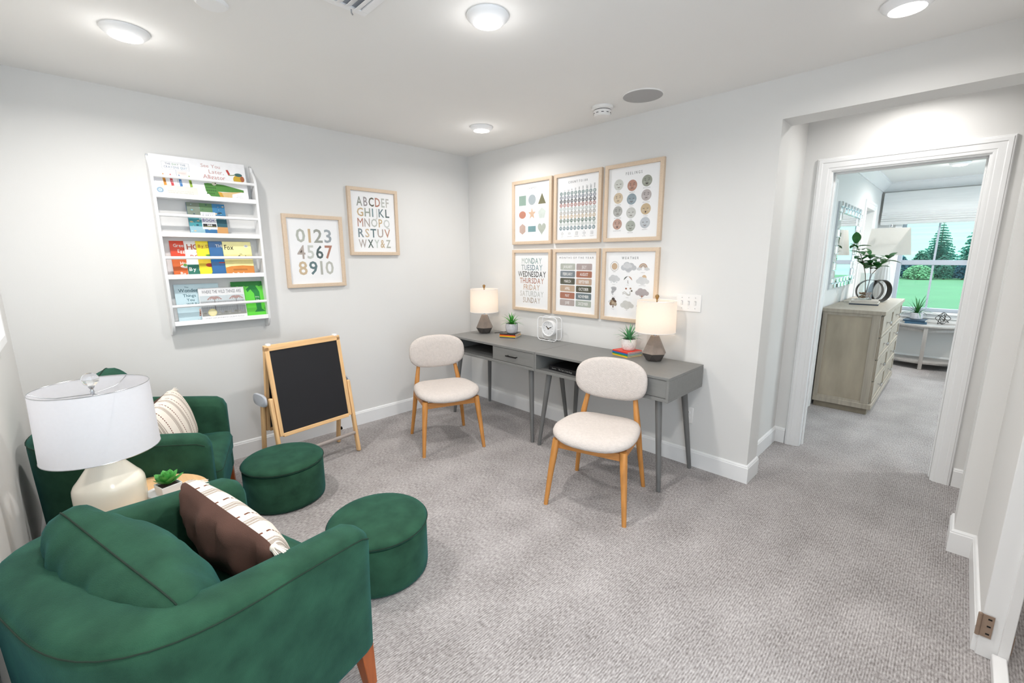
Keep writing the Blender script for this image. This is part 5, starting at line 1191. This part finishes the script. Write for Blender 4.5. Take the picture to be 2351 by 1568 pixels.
# pale upholstered chair mostly hidden behind the door casing
t = thing('accent_chair', 'pale upholstered chair mostly hidden behind the right door casing in the bedroom', 'chair', (3.99, 4.45, 0), R_(180))
WUP = M('pale_upholstery', '#dcd9d4', .95, var=.04, bump=.3, bscale=(300, 300, 300))
bx(-.30, .30, -.28, .28, .20, .44).build('seat', WUP, t, bevel=.05, seg=4); bx(-.30, .30, .20, .30, .30, .60).build('backrest', WUP, t, bevel=.05, seg=4)
for sx in (-1, 1):
    for sy in (-1, 1): MB().tube([(sx*.24, sy*.22, .21), (sx*.25, sy*.24, 0)], [.02, .013], 10).build('leg', GREYWOOD, t)

# ================================================================== OUTSIDE
GR1 = M('mown_lawn', '#3f6d42', .95, var=.12, vscale=(.3, .3, .3), bump=.3, bscale=(6, 6, 6), detail=6)
GR2 = M('hill_meadow', '#7aa585', .95, var=.14, vscale=(.06, .2, .1), detail=6)
GZ = -.6
struct('ground_lawn', bx(-60, 60, 5.45, 60, GZ-.3, GZ), GR1)
m = MB(); rows = []
for j in range(12):
    y = 58+12*j; rows.append([(-90+15*i, y, GZ-.05+max(0, (j-0.2))*1.42+.5*math.sin(i*.9+j)*(j > 0)+.3*math.sin(j*1.7)*(j > 0)) for i in range(13)])
vs = [p for r in rows for p in r]; m.add(vs, [(j*13+i, j*13+i+1, (j+1)*13+i+1, (j+1)*13+i) for j in range(11) for i in range(12)]); struct('ground_hill', m, GR2, ang=180)
BUSH = [M('bush_teal', '#2c5a48', .9, var=.35, vscale=(1.5, 1.5, 1.5)), M('bush_mid', '#245040', .9, var=.35, vscale=(1.5, 1.5, 1.5)), M('bush_light', '#5a8a60', .9, var=.3, vscale=(1.5, 1.5, 1.5)), M('bush_deep', '#17404a', .9, var=.3, vscale=(1.5, 1.5, 1.5))]
FIR = M('fir_needles', '#2f7060', .9, var=.35, vscale=(2, 2, 2)); TRUNK = M('tree_trunk', '#5d4a3a', .9, var=.2)
rn = random.Random(11)
def foliage(cx_, cy_, cz_, rx, ry, rz_, n, ls):
    m = MB()
    for k in range(n):
        a = rn.uniform(0, 2*PI); b = math.acos(rn.uniform(-.3, 1)); s = rn.uniform(.75, 1.03); c = Vector((cx_+rx*s*math.sin(b)*math.cos(a), cy_+ry*s*math.sin(b)*math.sin(a), cz_+rz_*s*math.cos(b)))
        u = Vector((rn.uniform(-1, 1), rn.uniform(-1, 1), rn.uniform(-.6, .6))).normalized(); w_ = u.orthogonal().normalized(); l = ls*rn.uniform(.7, 1.4)
        m.add([c-u*l, c+w_*l*.55, c+u*l, c-w_*l*.55], [(0, 1, 2, 3)])
    return m
def bush(x, y, r, h, mt, label, group=None):
    t = thing('garden_bush', label, 'bush', (x, y, GZ), 0, group)
    MB().tube([(0, 0, 0), (0, 0, h*.5)], [.1, .06], 6).build('stem', TRUNK, t)
    stuff(foliage(0, 0, h*.30, r, r*.8, h*.72, 1500 if y < 100 else 500, (.10 if y < 100 else .2)*max(1, r*.6)).build('foliage', mt, t, smooth=False))
HB = 'rounded bushes in the hedge row behind the lawn'
for i in range(13): bush(-5.6+i*1.16, 52.0, .53, rn.uniform(1.2, 1.75), BUSH[(0, 3, 1, 0, 1, 3, 0)[i % 7]], 'dark green rounded bush in the front hedge row beyond the lawn', HB)
for i in range(10): bush(-5.4+i*1.55, 53.9, .72, rn.uniform(1.9, 2.5), BUSH[(1, 0, 2, 3, 0)[i % 5]], 'taller shrub in the back row of the hedge beyond the lawn', 'taller shrubs in the back row of the hedge')
bush(.9, 50.3, 1.0, 1.2, BUSH[2], 'pale yellow-green bush in front of the hedge row, under the right window pane')
def fir(x, y, h, r, label, nz=22):
    t = thing('fir_tree', label, 'tree', (x, y, GZ))
    MB().tube([(0, 0, 0), (0, 0, h*.97)], [h*.022, .02], 8).build('trunk', TRUNK, t)
    m = MB()
    for k in range(nz):
        f = k/(nz-1); z = h*(.06+.92*f); rr_ = r*(1-f)**.85+.08; nb = int(11+13*(1-f))
        for q in range(nb):
            a = 2*PI*(q+.5*(k % 2))/nb+rn.uniform(-.15, .15); L_ = rr_*rn.uniform(.75, 1.1); droop = rn.uniform(.15, .4)*L_; d = Vector((math.cos(a), math.sin(a), 0)); sd = Vector((-d.y, d.x, 0)); b0 = Vector((0, 0, z))
            for s in range(5):
                s0 = s/5; p = b0+d*L_*(s0+.1)-Vector((0, 0, droop*(s0**1.5))); w_ = L_*.27*(1.15-s0)+.07
                for sg in (-1, 1): m.add([p, p+d*L_*.16+sd*sg*w_*.3+Vector((0, 0, .05)), p+d*L_*.20+sd*sg*w_-Vector((0, 0, w_*.45)), p+d*L_*.05+sd*sg*w_*.55-Vector((0, 0, w_*.35))], [(0, 1, 2, 3)])
    stuff(m.build('needle_branches', FIR, t, smooth=False))
fir(1.8, 57.5, 5.3, 1.7, 'slender fir tree seen behind the window middle bar')
fir(4.75, 61.5, 7.0, 2.1, 'taller dense fir tree seen at the right edge of the window')
for i in range(16):
    x = -40+6.2*i; bush(x, 150+rn.uniform(-5, 5), 2.85, 4.5, BUSH[(0, 1, 3)[i % 3]], 'distant tree in the row along the hill top', 'distant trees along the hill top')
for o in list(COL.objects):
    if o.get('group') == 'distant trees along the hill top': o.location.z = GZ+9.2
# tidy world transforms
bpy.context.view_layer.update()
